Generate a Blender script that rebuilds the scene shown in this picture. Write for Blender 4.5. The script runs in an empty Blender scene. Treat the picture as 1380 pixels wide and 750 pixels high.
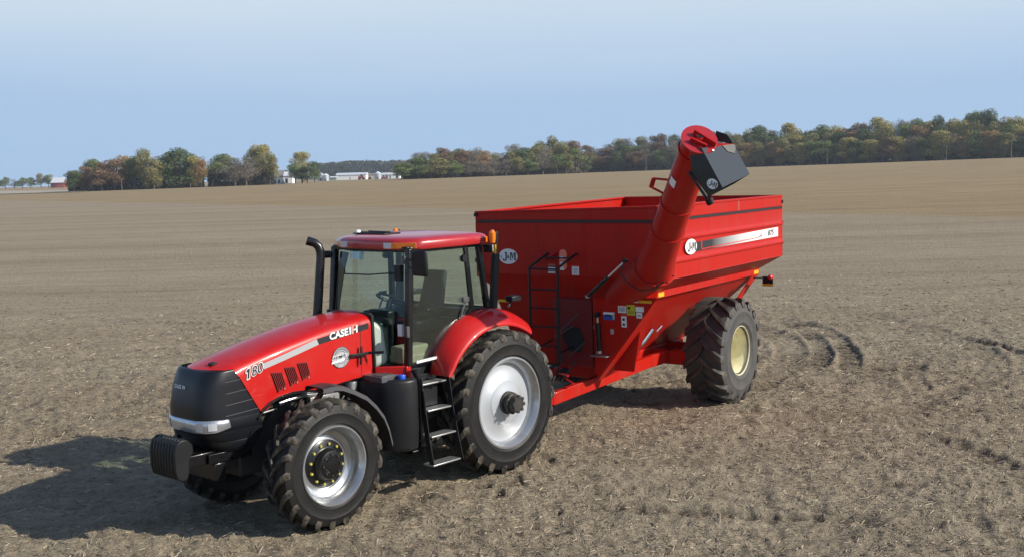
import bpy, bmesh, math, random
import numpy as np
from mathutils import Vector, Matrix
random.seed(7); RNG = np.random.default_rng(7)
SC = bpy.context.scene
COL = SC.collection
PI = math.pi

# ------------------------------------------------------------------ camera, sky, sun, exposure
cd = bpy.data.cameras.new('camera'); cam = bpy.data.objects.new('camera', cd); COL.objects.link(cam)
CR = Vector((0.99961898, -0.00260368, -0.02747922)); CU = Vector((0.02760229, 0.09429241, 0.99516182)); CF = Vector((0, 0.99554114, -0.09432835))
m = Matrix((CR, CU, -CF)).transposed().to_4x4(); m.translation = Vector((0, 0, 4.0564)); cam.matrix_world = m
cd.sensor_fit = 'HORIZONTAL'; cd.angle = 2*math.atan(690/1498.28); cd.clip_start = .1; cd.clip_end = 12000
SC.camera = cam
SUN = Vector((1.68486, -0.468, 1.0)).normalized()
elev = math.asin(SUN.z); azr = math.atan2(SUN.x, SUN.y)
W = bpy.data.worlds.new('World'); SC.world = W; W.use_nodes = True
wn = W.node_tree; wn.nodes.clear()
wo = wn.nodes.new('ShaderNodeOutputWorld'); bg = wn.nodes.new('ShaderNodeBackground'); sky = wn.nodes.new('ShaderNodeTexSky')
sky.sky_type = 'NISHITA'; sky.sun_disc = False; sky.sun_elevation = elev; sky.sun_rotation = azr
sky.air_density = 1.0; sky.dust_density = .6; sky.ozone_density = 1.2; sky.altitude = 200
SKY = .125; EXPO = .30
bg.inputs['Strength'].default_value = SKY
# thin high haze veil low in the sky: blue at the horizon, paler above it, gone overhead
def wnode(t, **k):
    n = wn.nodes.new(t)
    for a, v in k.items(): setattr(n, a, v)
    return n
tc = wnode('ShaderNodeTexCoord'); sep = wnode('ShaderNodeSeparateXYZ'); wn.links.new(tc.outputs['Generated'], sep.inputs[0])
mp = wnode('ShaderNodeMapping'); mp.inputs['Scale'].default_value = (1.0, 1.0, 7); wn.links.new(tc.outputs['Generated'], mp.inputs[0])
nz = wnode('ShaderNodeTexNoise'); nz.inputs['Scale'].default_value = 1.3; nz.inputs['Detail'].default_value = 4; wn.links.new(mp.outputs[0], nz.inputs['Vector'])
zz = wnode('ShaderNodeMath', operation='MULTIPLY_ADD'); zz.inputs[1].default_value = .07; wn.links.new(nz.outputs['Fac'], zz.inputs[0])
za = wnode('ShaderNodeMath', operation='SUBTRACT'); za.inputs[1].default_value = .035; wn.links.new(sep.outputs['Z'], za.inputs[0]); wn.links.new(za.outputs[0], zz.inputs[2])
cr = wnode('ShaderNodeValToRGB'); wn.links.new(zz.outputs[0], cr.inputs[0]); ce = cr.color_ramp.elements
def lin(c): return tuple(((v/255+.055)/1.055)**2.4/SKY/16/2**EXPO for v in c)+(1,)
ce[0].position = 0; ce[0].color = lin((168, 200, 235)); ce[1].position = .075; ce[1].color = lin((172, 199, 231)); q_ = ce.new(.16); q_.color = lin((208, 225, 239))
sc_ = wnode('ShaderNodeVectorMath', operation='SCALE'); sc_.inputs['Scale'].default_value = 16; wn.links.new(cr.outputs[0], sc_.inputs[0])
mr = wnode('ShaderNodeMapRange'); mr.inputs['From Min'].default_value = .165; mr.inputs['From Max'].default_value = .26; mr.inputs['To Min'].default_value = 1; mr.inputs['To Max'].default_value = .0; mr.interpolation_type = 'SMOOTHSTEP'
wn.links.new(sep.outputs['Z'], mr.inputs['Value'])
mx = wnode('ShaderNodeMix', data_type='RGBA'); wn.links.new(mr.outputs[0], mx.inputs['Factor']); wn.links.new(sky.outputs[0], mx.inputs['A']); wn.links.new(sc_.outputs[0], mx.inputs['B'])
wn.links.new(mx.outputs['Result'], bg.inputs['Color']); wn.links.new(bg.outputs[0], wo.inputs[0])
sl = bpy.data.lights.new('sun', 'SUN'); sl.energy = 4.75; sl.angle = math.radians(.6); sl.color = (1, .93, .81)
so = bpy.data.objects.new('sun', sl); COL.objects.link(so); so.rotation_euler = SUN.to_track_quat('Z', 'Y').to_euler(); so.location = (60, -20, 60)
SC.view_settings.view_transform = 'Standard'; SC.view_settings.look = 'None'; SC.view_settings.gamma = 1; SC.view_settings.exposure = EXPO
SC.render.engine = 'CYCLES'

# ------------------------------------------------------------------ helpers
def mat(name, col, rough=.5, metal=0, coat=0, spec=.5, noise=None, bump=None, coatr=.05, aniso=None):
    """noise=(scale, amount, colour2) mottles the colour; bump=(scale, strength)"""
    M = bpy.data.materials.new(name); M.use_nodes = True; nt = M.node_tree; b = nt.nodes['Principled BSDF']
    b.inputs['Base Color'].default_value = (*col, 1); b.inputs['Roughness'].default_value = rough; b.inputs['Metallic'].default_value = metal
    b.inputs['Coat Weight'].default_value = coat; b.inputs['Coat Roughness'].default_value = coatr; b.inputs['Specular IOR Level'].default_value = spec
    t = nt.nodes.new('ShaderNodeTexCoord')
    if noise:
        n = nt.nodes.new('ShaderNodeTexNoise'); n.inputs['Scale'].default_value = noise[0]; n.inputs['Detail'].default_value = 6; n.inputs['Roughness'].default_value = .6
        nt.links.new(t.outputs['Object'], n.inputs['Vector'])
        r = nt.nodes.new('ShaderNodeMapRange'); r.inputs['From Min'].default_value = .4; r.inputs['From Max'].default_value = .68; r.inputs['To Max'].default_value = noise[1]
        nt.links.new(n.outputs['Fac'], r.inputs['Value'])
        x = nt.nodes.new('ShaderNodeMix'); x.data_type = 'RGBA'; x.inputs['A'].default_value = (*col, 1); x.inputs['B'].default_value = (*noise[2], 1)
        nt.links.new(r.outputs[0], x.inputs['Factor']); nt.links.new(x.outputs['Result'], b.inputs['Base Color'])
        r2 = nt.nodes.new('ShaderNodeMapRange'); r2.inputs['To Min'].default_value = max(0, rough-.08); r2.inputs['To Max'].default_value = min(1, rough+.15)
        nt.links.new(n.outputs['Fac'], r2.inputs['Value']); nt.links.new(r2.outputs[0], b.inputs['Roughness'])
    if bump:
        n2 = nt.nodes.new('ShaderNodeTexNoise'); n2.inputs['Scale'].default_value = bump[0]; n2.inputs['Detail'].default_value = 3
        nt.links.new(t.outputs['Object'], n2.inputs['Vector'])
        bm_ = nt.nodes.new('ShaderNodeBump'); bm_.inputs['Strength'].default_value = bump[1]; bm_.inputs['Distance'].default_value = .02
        nt.links.new(n2.outputs['Fac'], bm_.inputs['Height']); nt.links.new(bm_.outputs[0], b.inputs['Normal'])
    return M
DUST = (.20, .15, .105)
red = mat('red_paint', (.46, .006, .005), .36, 0, .4, .3, noise=(2.2, .10, (.30, .04, .03)), bump=(1.3, .05))
redc = mat('red_cart_paint', (.42, .008, .003), .44, 0, .10, .18, noise=(1.7, .14, (.27, .040, .028)), bump=(1.1, .10), coatr=.08)
redr = mat('red_roof_plastic', (.40, .014, .02), .30, 0, .6, noise=(3, .12, (.3, .08, .07)))
darkred = mat('dark_red_mesh', (.09, .004, .005), .6)
blk = mat('black_plastic', (.008, .009, .011), .40, 0, 0, .35, noise=(4, .18, (.020, .018, .016)))
blkg = mat('black_gloss', (.006, .006, .007), .25, 0, .2, .4, noise=(5, .2, (.018, .017, .015)))
grillem = mat('grille_black', (.009, .010, .014), .30, 0, 0, .4, noise=(3, .2, (.016, .016, .016)))
greyed = mat('grey_trim_and_highlight', (.065, .065, .072), .5, noise=(6, .4, (.05, .05, .05)))  # dark grey for trim; also paints the light lines of the grille seams
iron = mat('chassis_iron', (.022, .021, .02), .6, noise=(5, .5, (.06, .048, .035)), bump=(20, .2))
rub = mat('tyre_rubber', (.0085, .0088, .0095), .5, 0, 0, .3, noise=(5, .30, (.030, .026, .021)), bump=(30, .15))
lugm = mat('tyre_lug_rubber', (.014, .014, .014), .5, 0, 0, .35, noise=(11, .75, (.13, .108, .078)), bump=(24, .3))
rubg = mat('grey_tyre_rubber', (.048, .047, .047), .7, noise=(4, .6, (.095, .085, .072)), bump=(30, .15))
luggr = mat('grey_lug_rubber', (.030, .028, .027), .6, noise=(6, .7, (.115, .095, .07)), bump=(24, .3))
silver = mat('silver_rim', (.50, .52, .55), .30, .85, .3, noise=(4, .35, (.30, .29, .28)))
white = mat('white_decal', (.78, .79, .80), .4)
silv2 = mat('silver_decal', (.60, .62, .65), .3, .5)
cream = mat('cream_rim', (.74, .70, .46), .38, 0, .3, noise=(5, .25, (.45, .39, .28)))
chrome = mat('chrome', (.75, .77, .80), .12, 1)
lampm = mat('lamp_reflector', (.52, .54, .58), .20, .7, .4, noise=(9, .5, (.35, .37, .40)))
steel = mat('galvanised_steel', (.50, .51, .52), .38, .85, noise=(8, .4, (.33, .32, .31)))
yel = mat('yellow_nut', (.42, .38, .07), .45)
yel2 = mat('yellow_reflector', (.75, .42, .02), .35)
amber = mat('amber_lens', (.85, .20, .01), .18, 0, .8)
lens = mat('clear_lens', (.62, .66, .72), .1, .3, .8)
redlens = mat('red_lens', (.6, .02, .02), .15, 0, .8)
blue = mat('blue_plastic', (.01, .09, .55), .35)
dkgl = mat('spout_sky_reflection', (.040, .052, .070), .6, 0, 0, .12, noise=(1.6, .3, (.06, .07, .085)), bump=(2, .08))  # dark-painted spout face, the sky's reflection put into its blue-grey colour
seatm = mat('seat_fabric', (.022, .032, .040), .8, noise=(20, .5, (.035, .045, .052)))
tan = mat('tan_interior', (.36, .30, .19), .7, noise=(8, .4, (.25, .2, .13)))
palegr = mat('pale_grey_plastic', (.36, .42, .36), .5)
txtm = mat('black_print', (.012, .012, .015), .5)
redtxt = mat('red_print', (.62, .03, .02), .45)
bluetx = mat('blue_print', (.03, .09, .42), .45)
yeltx = mat('yellow_print', (.55, .50, .03), .5)
orl = mat('orange_print', (.90, .22, .14), .45)
hose = mat('rubber_hose', (.012, .012, .013), .4)
def streaks(M, col, amt, sc=(2.2, 2.2, .25)):
    nt = M.node_tree; b = nt.nodes['Principled BSDF']; src = b.inputs['Base Color'].links[0].from_socket
    t = nt.nodes.new('ShaderNodeTexCoord'); mp_ = nt.nodes.new('ShaderNodeMapping'); mp_.inputs['Scale'].default_value = sc; nt.links.new(t.outputs['Object'], mp_.inputs[0])
    n = nt.nodes.new('ShaderNodeTexNoise'); n.inputs['Scale'].default_value = 3; n.inputs['Detail'].default_value = 7; n.inputs['Roughness'].default_value = .65; nt.links.new(mp_.outputs[0], n.inputs['Vector'])
    r = nt.nodes.new('ShaderNodeMapRange'); r.inputs['From Min'].default_value = .50; r.inputs['From Max'].default_value = .75; r.inputs['To Max'].default_value = amt; nt.links.new(n.outputs['Fac'], r.inputs['Value'])
    x = nt.nodes.new('ShaderNodeMix'); x.data_type = 'RGBA'; nt.links.new(r.outputs[0], x.inputs['Factor']); nt.links.new(src, x.inputs['A']); x.inputs['B'].default_value = (*col, 1); nt.links.new(x.outputs['Result'], b.inputs['Base Color'])
streaks(redc, (.28, .055, .035), .45); streaks(red, (.33, .09, .07), .22, (1.2, 1.2, 1.2)); streaks(blk, (.038, .034, .029), .25, (1.5, 1.5, 1.0)); streaks(silver, (.22, .19, .15), .5, (2, 2, 2)); streaks(cream, (.36, .29, .20), .5, (2, 2, 2))
def glassmat(name, tint, refl):
    M = bpy.data.materials.new(name); M.use_nodes = True; nt = M.node_tree; nt.nodes.clear()
    o = nt.nodes.new('ShaderNodeOutputMaterial'); tr = nt.nodes.new('ShaderNodeBsdfTransparent'); tr.inputs[0].default_value = (*tint, 1)
    g = nt.nodes.new('ShaderNodeBsdfGlossy'); g.inputs['Roughness'].default_value = .01; g.inputs['Color'].default_value = (.85, .97, .95, 1)
    f = nt.nodes.new('ShaderNodeFresnel'); f.inputs['IOR'].default_value = refl; ge = nt.nodes.new('ShaderNodeNewGeometry'); iv = nt.nodes.new('ShaderNodeMath'); iv.operation = 'SUBTRACT'; iv.inputs[0].default_value = 1; nt.links.new(ge.outputs['Backfacing'], iv.inputs[1]); fm = nt.nodes.new('ShaderNodeMath'); fm.operation = 'MULTIPLY'; nt.links.new(f.outputs[0], fm.inputs[0]); nt.links.new(iv.outputs[0], fm.inputs[1])
    x = nt.nodes.new('ShaderNodeMixShader'); nt.links.new(fm.outputs[0], x.inputs[0]); nt.links.new(tr.outputs[0], x.inputs[1]); nt.links.new(g.outputs[0], x.inputs[2]); nt.links.new(x.outputs[0], o.inputs[0])
    return M
glass = glassmat('tinted_glass', (.87, .935, .925), 1.55)
glass2 = glassmat('tinted_door_glass', (.85, .925, .915), 2.1)

class MB:
    def __init__(s): s.v = []; s.f = []
    def add(s, vs, fs):
        n = len(s.v); s.v += [tuple(v) for v in vs]; s.f += [tuple(i+n for i in f) for f in fs]; return s
    def box(s, a, b):
        x0, y0, z0 = a; x1, y1, z1 = b
        return s.add([(x0,y0,z0),(x1,y0,z0),(x1,y1,z0),(x0,y1,z0),(x0,y0,z1),(x1,y0,z1),(x1,y1,z1),(x0,y1,z1)],
                     [(0,3,2,1),(4,5,6,7),(0,1,5,4),(1,2,6,5),(2,3,7,6),(3,0,4,7)])
    def hexa(s, p):
        return s.add(p, [(0,3,2,1),(4,5,6,7),(0,1,5,4),(1,2,6,5),(2,3,7,6),(3,0,4,7)])
    def plate(s, pts, t):
        """a flat polygon given thickness t along its normal (both sides of it equally)"""
        P = [Vector(p) for p in pts]; n = Vector((0, 0, 0))
        for i in range(len(P)): n += P[i].cross(P[(i+1) % len(P)])
        n.normalize(); k = len(P); h = n*(t/2)
        return s.add([p+h for p in P]+[p-h for p in P], [tuple(range(k)), tuple(range(2*k-1, k-1, -1))]+[(i, i+k, (i+1) % k+k, (i+1) % k) for i in range(k)])
    def bar(s, a, b, w, h, up=(0, 0, 1)):
        a = Vector(a); b = Vector(b); d = (b-a).normalized(); u = Vector(up); sd = d.cross(u)
        if sd.length < 1e-4: sd = d.cross(Vector((1, 0, 0)))
        sd.normalize(); u = sd.cross(d).normalized()
        q = [(-1, -1), (1, -1), (1, 1), (-1, 1)]
        return s.hexa([a+sd*(w/2*i)+u*(h/2*j) for i, j in q]+[b+sd*(w/2*i)+u*(h/2*j) for i, j in q])
    def tube(s, pts, r, n=12, caps=True):
        P = [Vector(p) for p in pts]; R = r if isinstance(r, (list, tuple)) else [r]*len(P)
        vs = []; prev = None
        for i, p in enumerate(P):
            d = (P[min(i+1, len(P)-1)]-P[max(i-1, 0)]).normalized()
            if prev is None:
                u = d.orthogonal().normalized()
            else:
                u = (prev-d*prev.dot(d)).normalized()
            prev = u; w = d.cross(u)
            for k in range(n):
                a = 2*PI*k/n; vs.append(p+(u*math.cos(a)+w*math.sin(a))*R[i])
        fs = [(i*n+k, i*n+(k+1) % n, (i+1)*n+(k+1) % n, (i+1)*n+k) for i in range(len(P)-1) for k in range(n)]
        if caps: fs += [tuple(range(n-1, -1, -1)), tuple((len(P)-1)*n+k for k in range(n))]
        return s.add(vs, fs)
    def lathe(s, prof, n=48, axis='y', c=(0, 0, 0), caps=False):
        vs = []
        for r, t in prof:
            for k in range(n):
                a = 2*PI*k/n; p, q = r*math.cos(a), r*math.sin(a)
                vs.append((p+c[0], t+c[1], q+c[2]) if axis == 'y' else (p+c[0], q+c[1], t+c[2]) if axis == 'z' else (t+c[0], p+c[1], q+c[2]))
        L = len(prof); fs = [(i*n+k, (i+1)*n+k, (i+1)*n+(k+1) % n, i*n+(k+1) % n) for i in range(L-1) for k in range(n)]
        if caps: fs += [tuple(range(n)), tuple((L-1)*n+k for k in range(n-1, -1, -1))]
        return s.add(vs, fs)
    def grid(s, rows, closed=False):
        R = len(rows); n = len(rows[0]); vs = [p for r in rows for p in r]
        m_ = n if closed else n-1
        return s.add(vs, [(i*n+k, i*n+(k+1) % n, (i+1)*n+(k+1) % n, (i+1)*n+k) for i in range(R-1) for k in range(m_)])
    def build(s, name, m_, parent=None, smooth=True, bevel=0, seg=2, ang=35, solid=0, fix=True, loc=None):
        me = bpy.data.meshes.new(name); me.from_pydata(s.v, [], s.f); me.materials.append(m_)
        if fix or smooth:
            b = bmesh.new(); b.from_mesh(me)
            if fix: bmesh.ops.recalc_face_normals(b, faces=b.faces[:])
            if smooth:
                for f in b.faces: f.smooth = True
                for e in b.edges:
                    if len(e.link_faces) != 2 or e.calc_face_angle(0) > math.radians(ang): e.smooth = False
            b.to_mesh(me); b.free()
        o = bpy.data.objects.new(name, me); COL.objects.link(o)
        if parent: o.parent = parent
        if loc: o.location = loc
        if solid:
            sm = o.modifiers.new('solid', 'SOLIDIFY'); sm.thickness = solid; sm.offset = -1
        if bevel:
            bv = o.modifiers.new('bevel', 'BEVEL'); bv.width = bevel; bv.segments = seg; bv.limit_method = 'ANGLE'; bv.angle_limit = math.radians(40); bv.harden_normals = False
        return o
def one(shape, name, m_, parent, **k): return shape.build(name, m_, parent, **k)
def thing(name, label, cat, loc=(0, 0, 0), rz=0, group=None):
    o = bpy.data.objects.new(name, None); COL.objects.link(o); o.location = loc; o.rotation_euler = (0, 0, rz); o['label'] = label; o['category'] = cat
    if group: o['group'] = group
    return o
def tag(o, label, cat, group=None):
    o['label'] = label; o['category'] = cat
    if group: o['group'] = group
    return o
def text(name, s, m_, parent, f, h, bold=0, shear=0, width=None, spacing=1.0):
    """lettering as flat mesh; f maps (u, v) in metres (u to the reader's right, v up) to a 3-D point"""
    c = bpy.data.curves.new('lettering', 'FONT'); c.body = s; c.size = 1; c.offset = bold; c.shear = shear; c.resolution_u = 3; c.space_character = spacing
    t = bpy.data.objects.new('lettering_source', c); COL.objects.link(t); dg = bpy.context.evaluated_depsgraph_get()
    me = bpy.data.meshes.new_from_object(t.evaluated_get(dg)); bpy.data.objects.remove(t)
    xs = [v.co.x for v in me.vertices]; ys = [v.co.y for v in me.vertices]
    x0, x1, y0, y1 = min(xs), max(xs), min(ys), max(ys); k = h/(y1-y0); kx = k if width is None else width/(x1-x0)
    for v in me.vertices: v.co = f((v.co.x-(x0+x1)/2)*kx, (v.co.y-(y0+y1)/2)*k)
    me.materials.clear(); me.materials.append(m_)
    o = bpy.data.objects.new(name, me); COL.objects.link(o); o.parent = parent; return o
def disc2(f, ru, rv, n=28, d=0):
    return MB().add([f(ru*math.cos(2*PI*k/n), rv*math.sin(2*PI*k/n)) for k in range(n)], [tuple(range(n))])
def ring2(f, ru, rv, t, n=32):
    return MB().add([f((ru-q)*math.cos(2*PI*k/n), (rv-q)*math.sin(2*PI*k/n)) for q in (0, t) for k in range(n)], [(k, (k+1) % n, n+(k+1) % n, n+k) for k in range(n)])

# ------------------------------------------------------------------ terrain
def smooth(a, b, x):
    t = np.clip((x-a)/(b-a), 0, 1); return t*t*(3-2*t)
_lat = RNG.random((256, 256))
def vnoise(x, y):
    xi = np.floor(x).astype(int); yi = np.floor(y).astype(int); fx = x-xi; fy = y-yi; fx = fx*fx*(3-2*fx); fy = fy*fy*(3-2*fy)
    a = _lat[xi % 256, yi % 256]; b = _lat[(xi+1) % 256, yi % 256]; c = _lat[xi % 256, (yi+1) % 256]; d = _lat[(xi+1) % 256, (yi+1) % 256]
    return (a*(1-fx)+b*fx)*(1-fy)+(c*(1-fx)+d*fx)*fy
def tz(x, y):
    """broad shape of the land"""
    x = np.asarray(x, float); y = np.asarray(y, float); r = np.hypot(x, y)
    u = 690+1498*np.clip(x/np.maximum(np.abs(y), 1), -.6, .7)
    g = .6+.0029*u
    return g*smooth(120, 520, r)+np.clip((250-u)/250, 0, 1)*1.2*smooth(560, 1200, r)
def tzf(x, y): return float(tz(x, y))
TRACKS = [  # centre line, width, depth, lug pitch, strength of the exposed soil
    ([(4.9, 29.6), (6.68, 29.34), (7.17, 28.93), (7.51, 28.01), (7.63, 26.79), (7.44, 24.93), (7.1, 23.25), (6.55, 21.56)], .34, .05, .30, 1.0),
    ([(6.6, 28.6), (7.0, 28.25), (7.18, 27.13), (7.0, 25.35), (6.54, 23.34), (5.88, 21.83)], .36, .05, .30, 1.0),
    ([(10.1, 25.9), (10.37, 25.3), (10.59, 24.05), (10.7, 22.85), (10.9, 20.6)], .22, .07, .30, 1.6),
    ([(8.3, 21.6), (8.57, 21.25), (8.82, 20.81), (9.15, 20.61), (9.44, 20.34), (10.4, 19.7)], .20, .05, .27, 1.3),
    ([(0.6, 13.35), (1.31, 13.06), (2.03, 12.85), (2.78, 12.66), (3.67, 12.42), (4.6, 11.9)], .22, .035, .26, .8),
    ([(6.5, 21.4), (6.93, 21.5), (7.76, 21.79), (8.45, 21.68)], .3, .04, .3, .9),
    ([(8.43, 23.02), (7.48, 20.63), (7.25, 19.25)], .3, .04, .3, .8),
    ([(5.6, 16.6), (6.31, 15.61), (6.53, 14.01), (6.2, 12.9), (5.67, 12.52), (5.44, 11.2)], .3, .04, .36, .7),
    ([(1.2, 21.3), (2.6, 23.0), (4.2, 25.8), (4.9, 29.6)], .5, .04, .3, .5),
    ([(3.8, 19.6), (4.7, 20.9), (5.6, 22.6), (6.2, 24.6), (6.3, 26.6), (5.9, 28.6), (4.9, 30.6)], .62, .035, .30, .38),
    ([(1.2, 21.0), (2.2, 22.8), (3.0, 25), (3.3, 28), (2.6, 31)], .62, .035, .30, .38),
    ([(5.6, 17.5), (7.4, 19), (8.9, 20.6), (9.9, 23), (10.2, 26), (9.6, 30)], .5, .03, .32, .35),
    ([(-12, 33), (-6, 30.5), (-2.5, 29.5), (2, 30.5)], .5, .03, .3, .45),
    ([(-7.2, 27.6), (-5.4, 29.6), (-3.4, 30.2)], .5, .03, .3, .6),
    ([(-11, 14.0), (-8.15, 17.25), (-6.9, 21.9), (-6.2, 26), (-5, 31)], .5, .02, .34, .25),
]
def track_field(X, Y):
    """height offset and exposed-soil mask of the wheel tracks"""
    H = np.zeros_like(X); D = np.zeros_like(X)
    for pts, w, dep, pitch, st in TRACKS:
        # Catmull-Rom resample
        P = np.array(pts); Q = []
        E_ = np.vstack([2*P[0]-P[1], P, 2*P[-1]-P[-2]])
        for i in range(1, len(E_)-2):
            for t in np.linspace(0, 1, 9)[:-1]:
                p0, p1, p2, p3 = E_[i-1:i+3]
                Q.append(.5*((2*p1)+(-p0+p2)*t+(2*p0-5*p1+4*p2-p3)*t*t+(-p0+3*p1-3*p2+p3)*t**3))
        Q.append(P[-1]); Q = np.array(Q)
        x0, y0 = Q.min(0)-1.2; x1, y1 = Q.max(0)+1.2
        idx = np.nonzero((X > x0) & (X < x1) & (Y > y0) & (Y < y1))[0]
        if not len(idx): continue
        px, py = X[idx], Y[idx]; bd = np.full(len(idx), 9.); bs = np.zeros(len(idx)); bl = np.zeros(len(idx)); S = 0
        for a, b in zip(Q[:-1], Q[1:]):
            d = b-a; L = np.hypot(*d)
            if L < 1e-6: continue
            t = np.clip(((px-a[0])*d[0]+(py-a[1])*d[1])/L/L, 0, 1); ex = px-a[0]-t*d[0]; ey = py-a[1]-t*d[1]; dd = np.hypot(ex, ey)
            k = dd < bd; bd[k] = dd[k]; bs[k] = (S+t*L)[k]; bl[k] = (ex*d[1]-ey*d[0])[k]/L; S += L
        fade = smooth(0, .8, bs)*smooth(0, .8, S-bs)
        ph = (bs+.45*np.abs(bl))/pitch; lug = smooth(.30, .48, ph % 1)*(1-smooth(.78, .96, ph % 1))
        pat = vnoise(px*1.1+11, py*1.1+5); pat = smooth(.28, .62, pat)
        edge = 1-smooth(w*.5, w*.5+.10, bd)
        H[idx] += -dep*edge*fade*(.5+.65*lug*pat)+dep*.5*np.exp(-((bd-w*.5-.12)/.08)**2)*fade
        D[idx] = np.maximum(D[idx], st*edge*fade*(.30+.70*lug)*pat)
    return H, D

def mat_ground():
    M = bpy.data.materials.new('field_soil_and_stubble'); M.use_nodes = True; nt = M.node_tree; N = nt.nodes; Lk = nt.links; b = N['Principled BSDF']
    b.inputs['Roughness'].default_value = .95; b.inputs['Specular IOR Level'].default_value = .15
    geo = N.new('ShaderNodeNewGeometry'); sep = N.new('ShaderNodeSeparateXYZ'); Lk.new(geo.outputs['Position'], sep.inputs[0])
    def noise(sc, det=6, rough=.62, vec=None, scale3=None, dist=0):
        n = N.new('ShaderNodeTexNoise'); n.inputs['Scale'].default_value = sc; n.inputs['Detail'].default_value = det; n.inputs['Roughness'].default_value = rough; n.inputs['Distortion'].default_value = dist
        if scale3:
            mpn = N.new('ShaderNodeMapping'); mpn.inputs['Scale'].default_value = scale3; mpn.inputs['Rotation'].default_value = (0, 0, math.radians(37 if vec is None else vec)); Lk.new(geo.outputs['Position'], mpn.inputs[0]); Lk.new(mpn.outputs[0], n.inputs['Vector'])
        else: Lk.new(geo.outputs['Position'], n.inputs['Vector'])
        return n.outputs['Fac']
    def rng(v, a, b_, c=0, d=1):
        r = N.new('ShaderNodeMapRange'); r.inputs['From Min'].default_value = a; r.inputs['From Max'].default_value = b_; r.inputs['To Min'].default_value = c; r.inputs['To Max'].default_value = d; Lk.new(v, r.inputs['Value']); return r.outputs[0]
    def mix(f, A, B):
        x = N.new('ShaderNodeMix'); x.data_type = 'RGBA'
        if isinstance(f, float): x.inputs['Factor'].default_value = f
        else: Lk.new(f, x.inputs['Factor'])
        for k, v in (('A', A), ('B', B)):
            if isinstance(v, tuple): x.inputs[k].default_value = (*v, 1)
            else: Lk.new(v, x.inputs[k])
        return x.outputs['Result']
    def math_(op, a, b_=None):
        x = N.new('ShaderNodeMath'); x.operation = op
        for i, v in enumerate((a, b_)):
            if v is None: continue
            if isinstance(v, (int, float)): x.inputs[i].default_value = v
            else: Lk.new(v, x.inputs[i])
        return x.outputs[0]
    # near field: mottled grey-brown soil under pale residue
    c = mix(rng(noise(26, 8, .72), .36, .64), (.120, .090, .058), (.42, .330, .218))
    c = mix(rng(noise(3.1, 5), .40, .66, 0, .75), c, (.318, .253, .170))
    c = mix(rng(noise(.9, 6, .7), .52, .70, 0, .55), c, (.13, .105, .082))
    c = mix(rng(noise(90, 3, .7), .60, .72, 0, .45), c, (.52, .43, .31))
    c = mix(rng(noise(55, 3, .7), .60, .74, 0, .8), c, (.075, .056, .042))
    # long faint working lines, parallel to the far boundary
    st = noise(1, 5, .6, vec=52.7, scale3=(.05, 1.1, 1))
    c = mix(rng(st, .45, .70, 0, .45), c, (.20, .165, .125))
    st2 = noise(1, 4, .6, vec=52.7, scale3=(.012, .22, 1))
    c = mix(rng(st2, .38, .60, .1, .75), c, (.372, .318, .230))
    c = mix(rng(noise(5.5, 7, .7), .52, .68, 0, .6), c, (.15, .118, .082))
    c = mix(rng(noise(9, 6, .7), .54, .70, 0, .55), c, (.47, .385, .27))
    st3 = noise(1, 8, .75, vec=52.7, scale3=(.35, 1.5, 1))
    c = mix(rng(st3, .44, .66, 0, .55), c, (.20, .158, .112))
    st4 = noise(1, 8, .75, vec=40, scale3=(.6, 2.2, 1))
    c = mix(rng(st4, .52, .70, 0, .45), c, (.47, .385, .28))
    c = mix(rng(noise(1, 6, .7, vec=52.7, scale3=(.12, 3.2, 1)), .48, .66, 0, .38), c, (.17, .132, .090))
    # the far, tan field starts at a straight boundary
    # line through (-84,234) and (29,86): distance to it
    bx = math_('ADD', math_('MULTIPLY', sep.outputs['X'], .795), math_('MULTIPLY', sep.outputs['Y'], .607))
    dist = math_('SUBTRACT', bx, 75.3)
    wob = math_('MULTIPLY', math_('SUBTRACT', noise(.03, 3), .5), 14.)
    far = rng(math_('ADD', dist, wob), -3, 3)
    tanc = mix(rng(noise(1, 5, .6, vec=52.7, scale3=(.01, .16, 1)), .4, .65), (.285, .212, .118), (.345, .262, .150))
    tanc = mix(rng(noise(1, 4, .6, vec=48, scale3=(.02, .5, 1)), .55, .75, 0, .5), tanc, (.22, .165, .105))
    tanc = mix(rng(noise(1, 9, .78, vec=52.7, scale3=(.10, .7, 1)), .42, .64, 0, .8), tanc, (.185, .136, .078)); tanc = mix(rng(noise(1, 9, .78, vec=45, scale3=(.2, 1.2, 1)), .50, .70, 0, .4), tanc, (.45, .355, .21))
    c = mix(far, c, tanc)
    at = N.new('ShaderNodeAttribute'); at.attribute_name = 'soil'; 
    c = mix(rng(math_('MULTIPLY', at.outputs['Fac'], rng(noise(14, 4), .3, .6, .45, 1.2)), 0, 1, 0, .95), c, (.052, .040, .031))
    Lk.new(c, b.inputs['Base Color'])
    h = math_('ADD', math_('MULTIPLY', noise(24, 9, .72), 1.), math_('MULTIPLY', noise(5, 6, .65), 2.4))
    bm_ = N.new('ShaderNodeBump'); bm_.inputs['Strength'].default_value = 1.0; bm_.inputs['Distance'].default_value = .05; Lk.new(h, bm_.inputs['Height']); Lk.new(bm_.outputs[0], b.inputs['Normal'])
    return M
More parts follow.
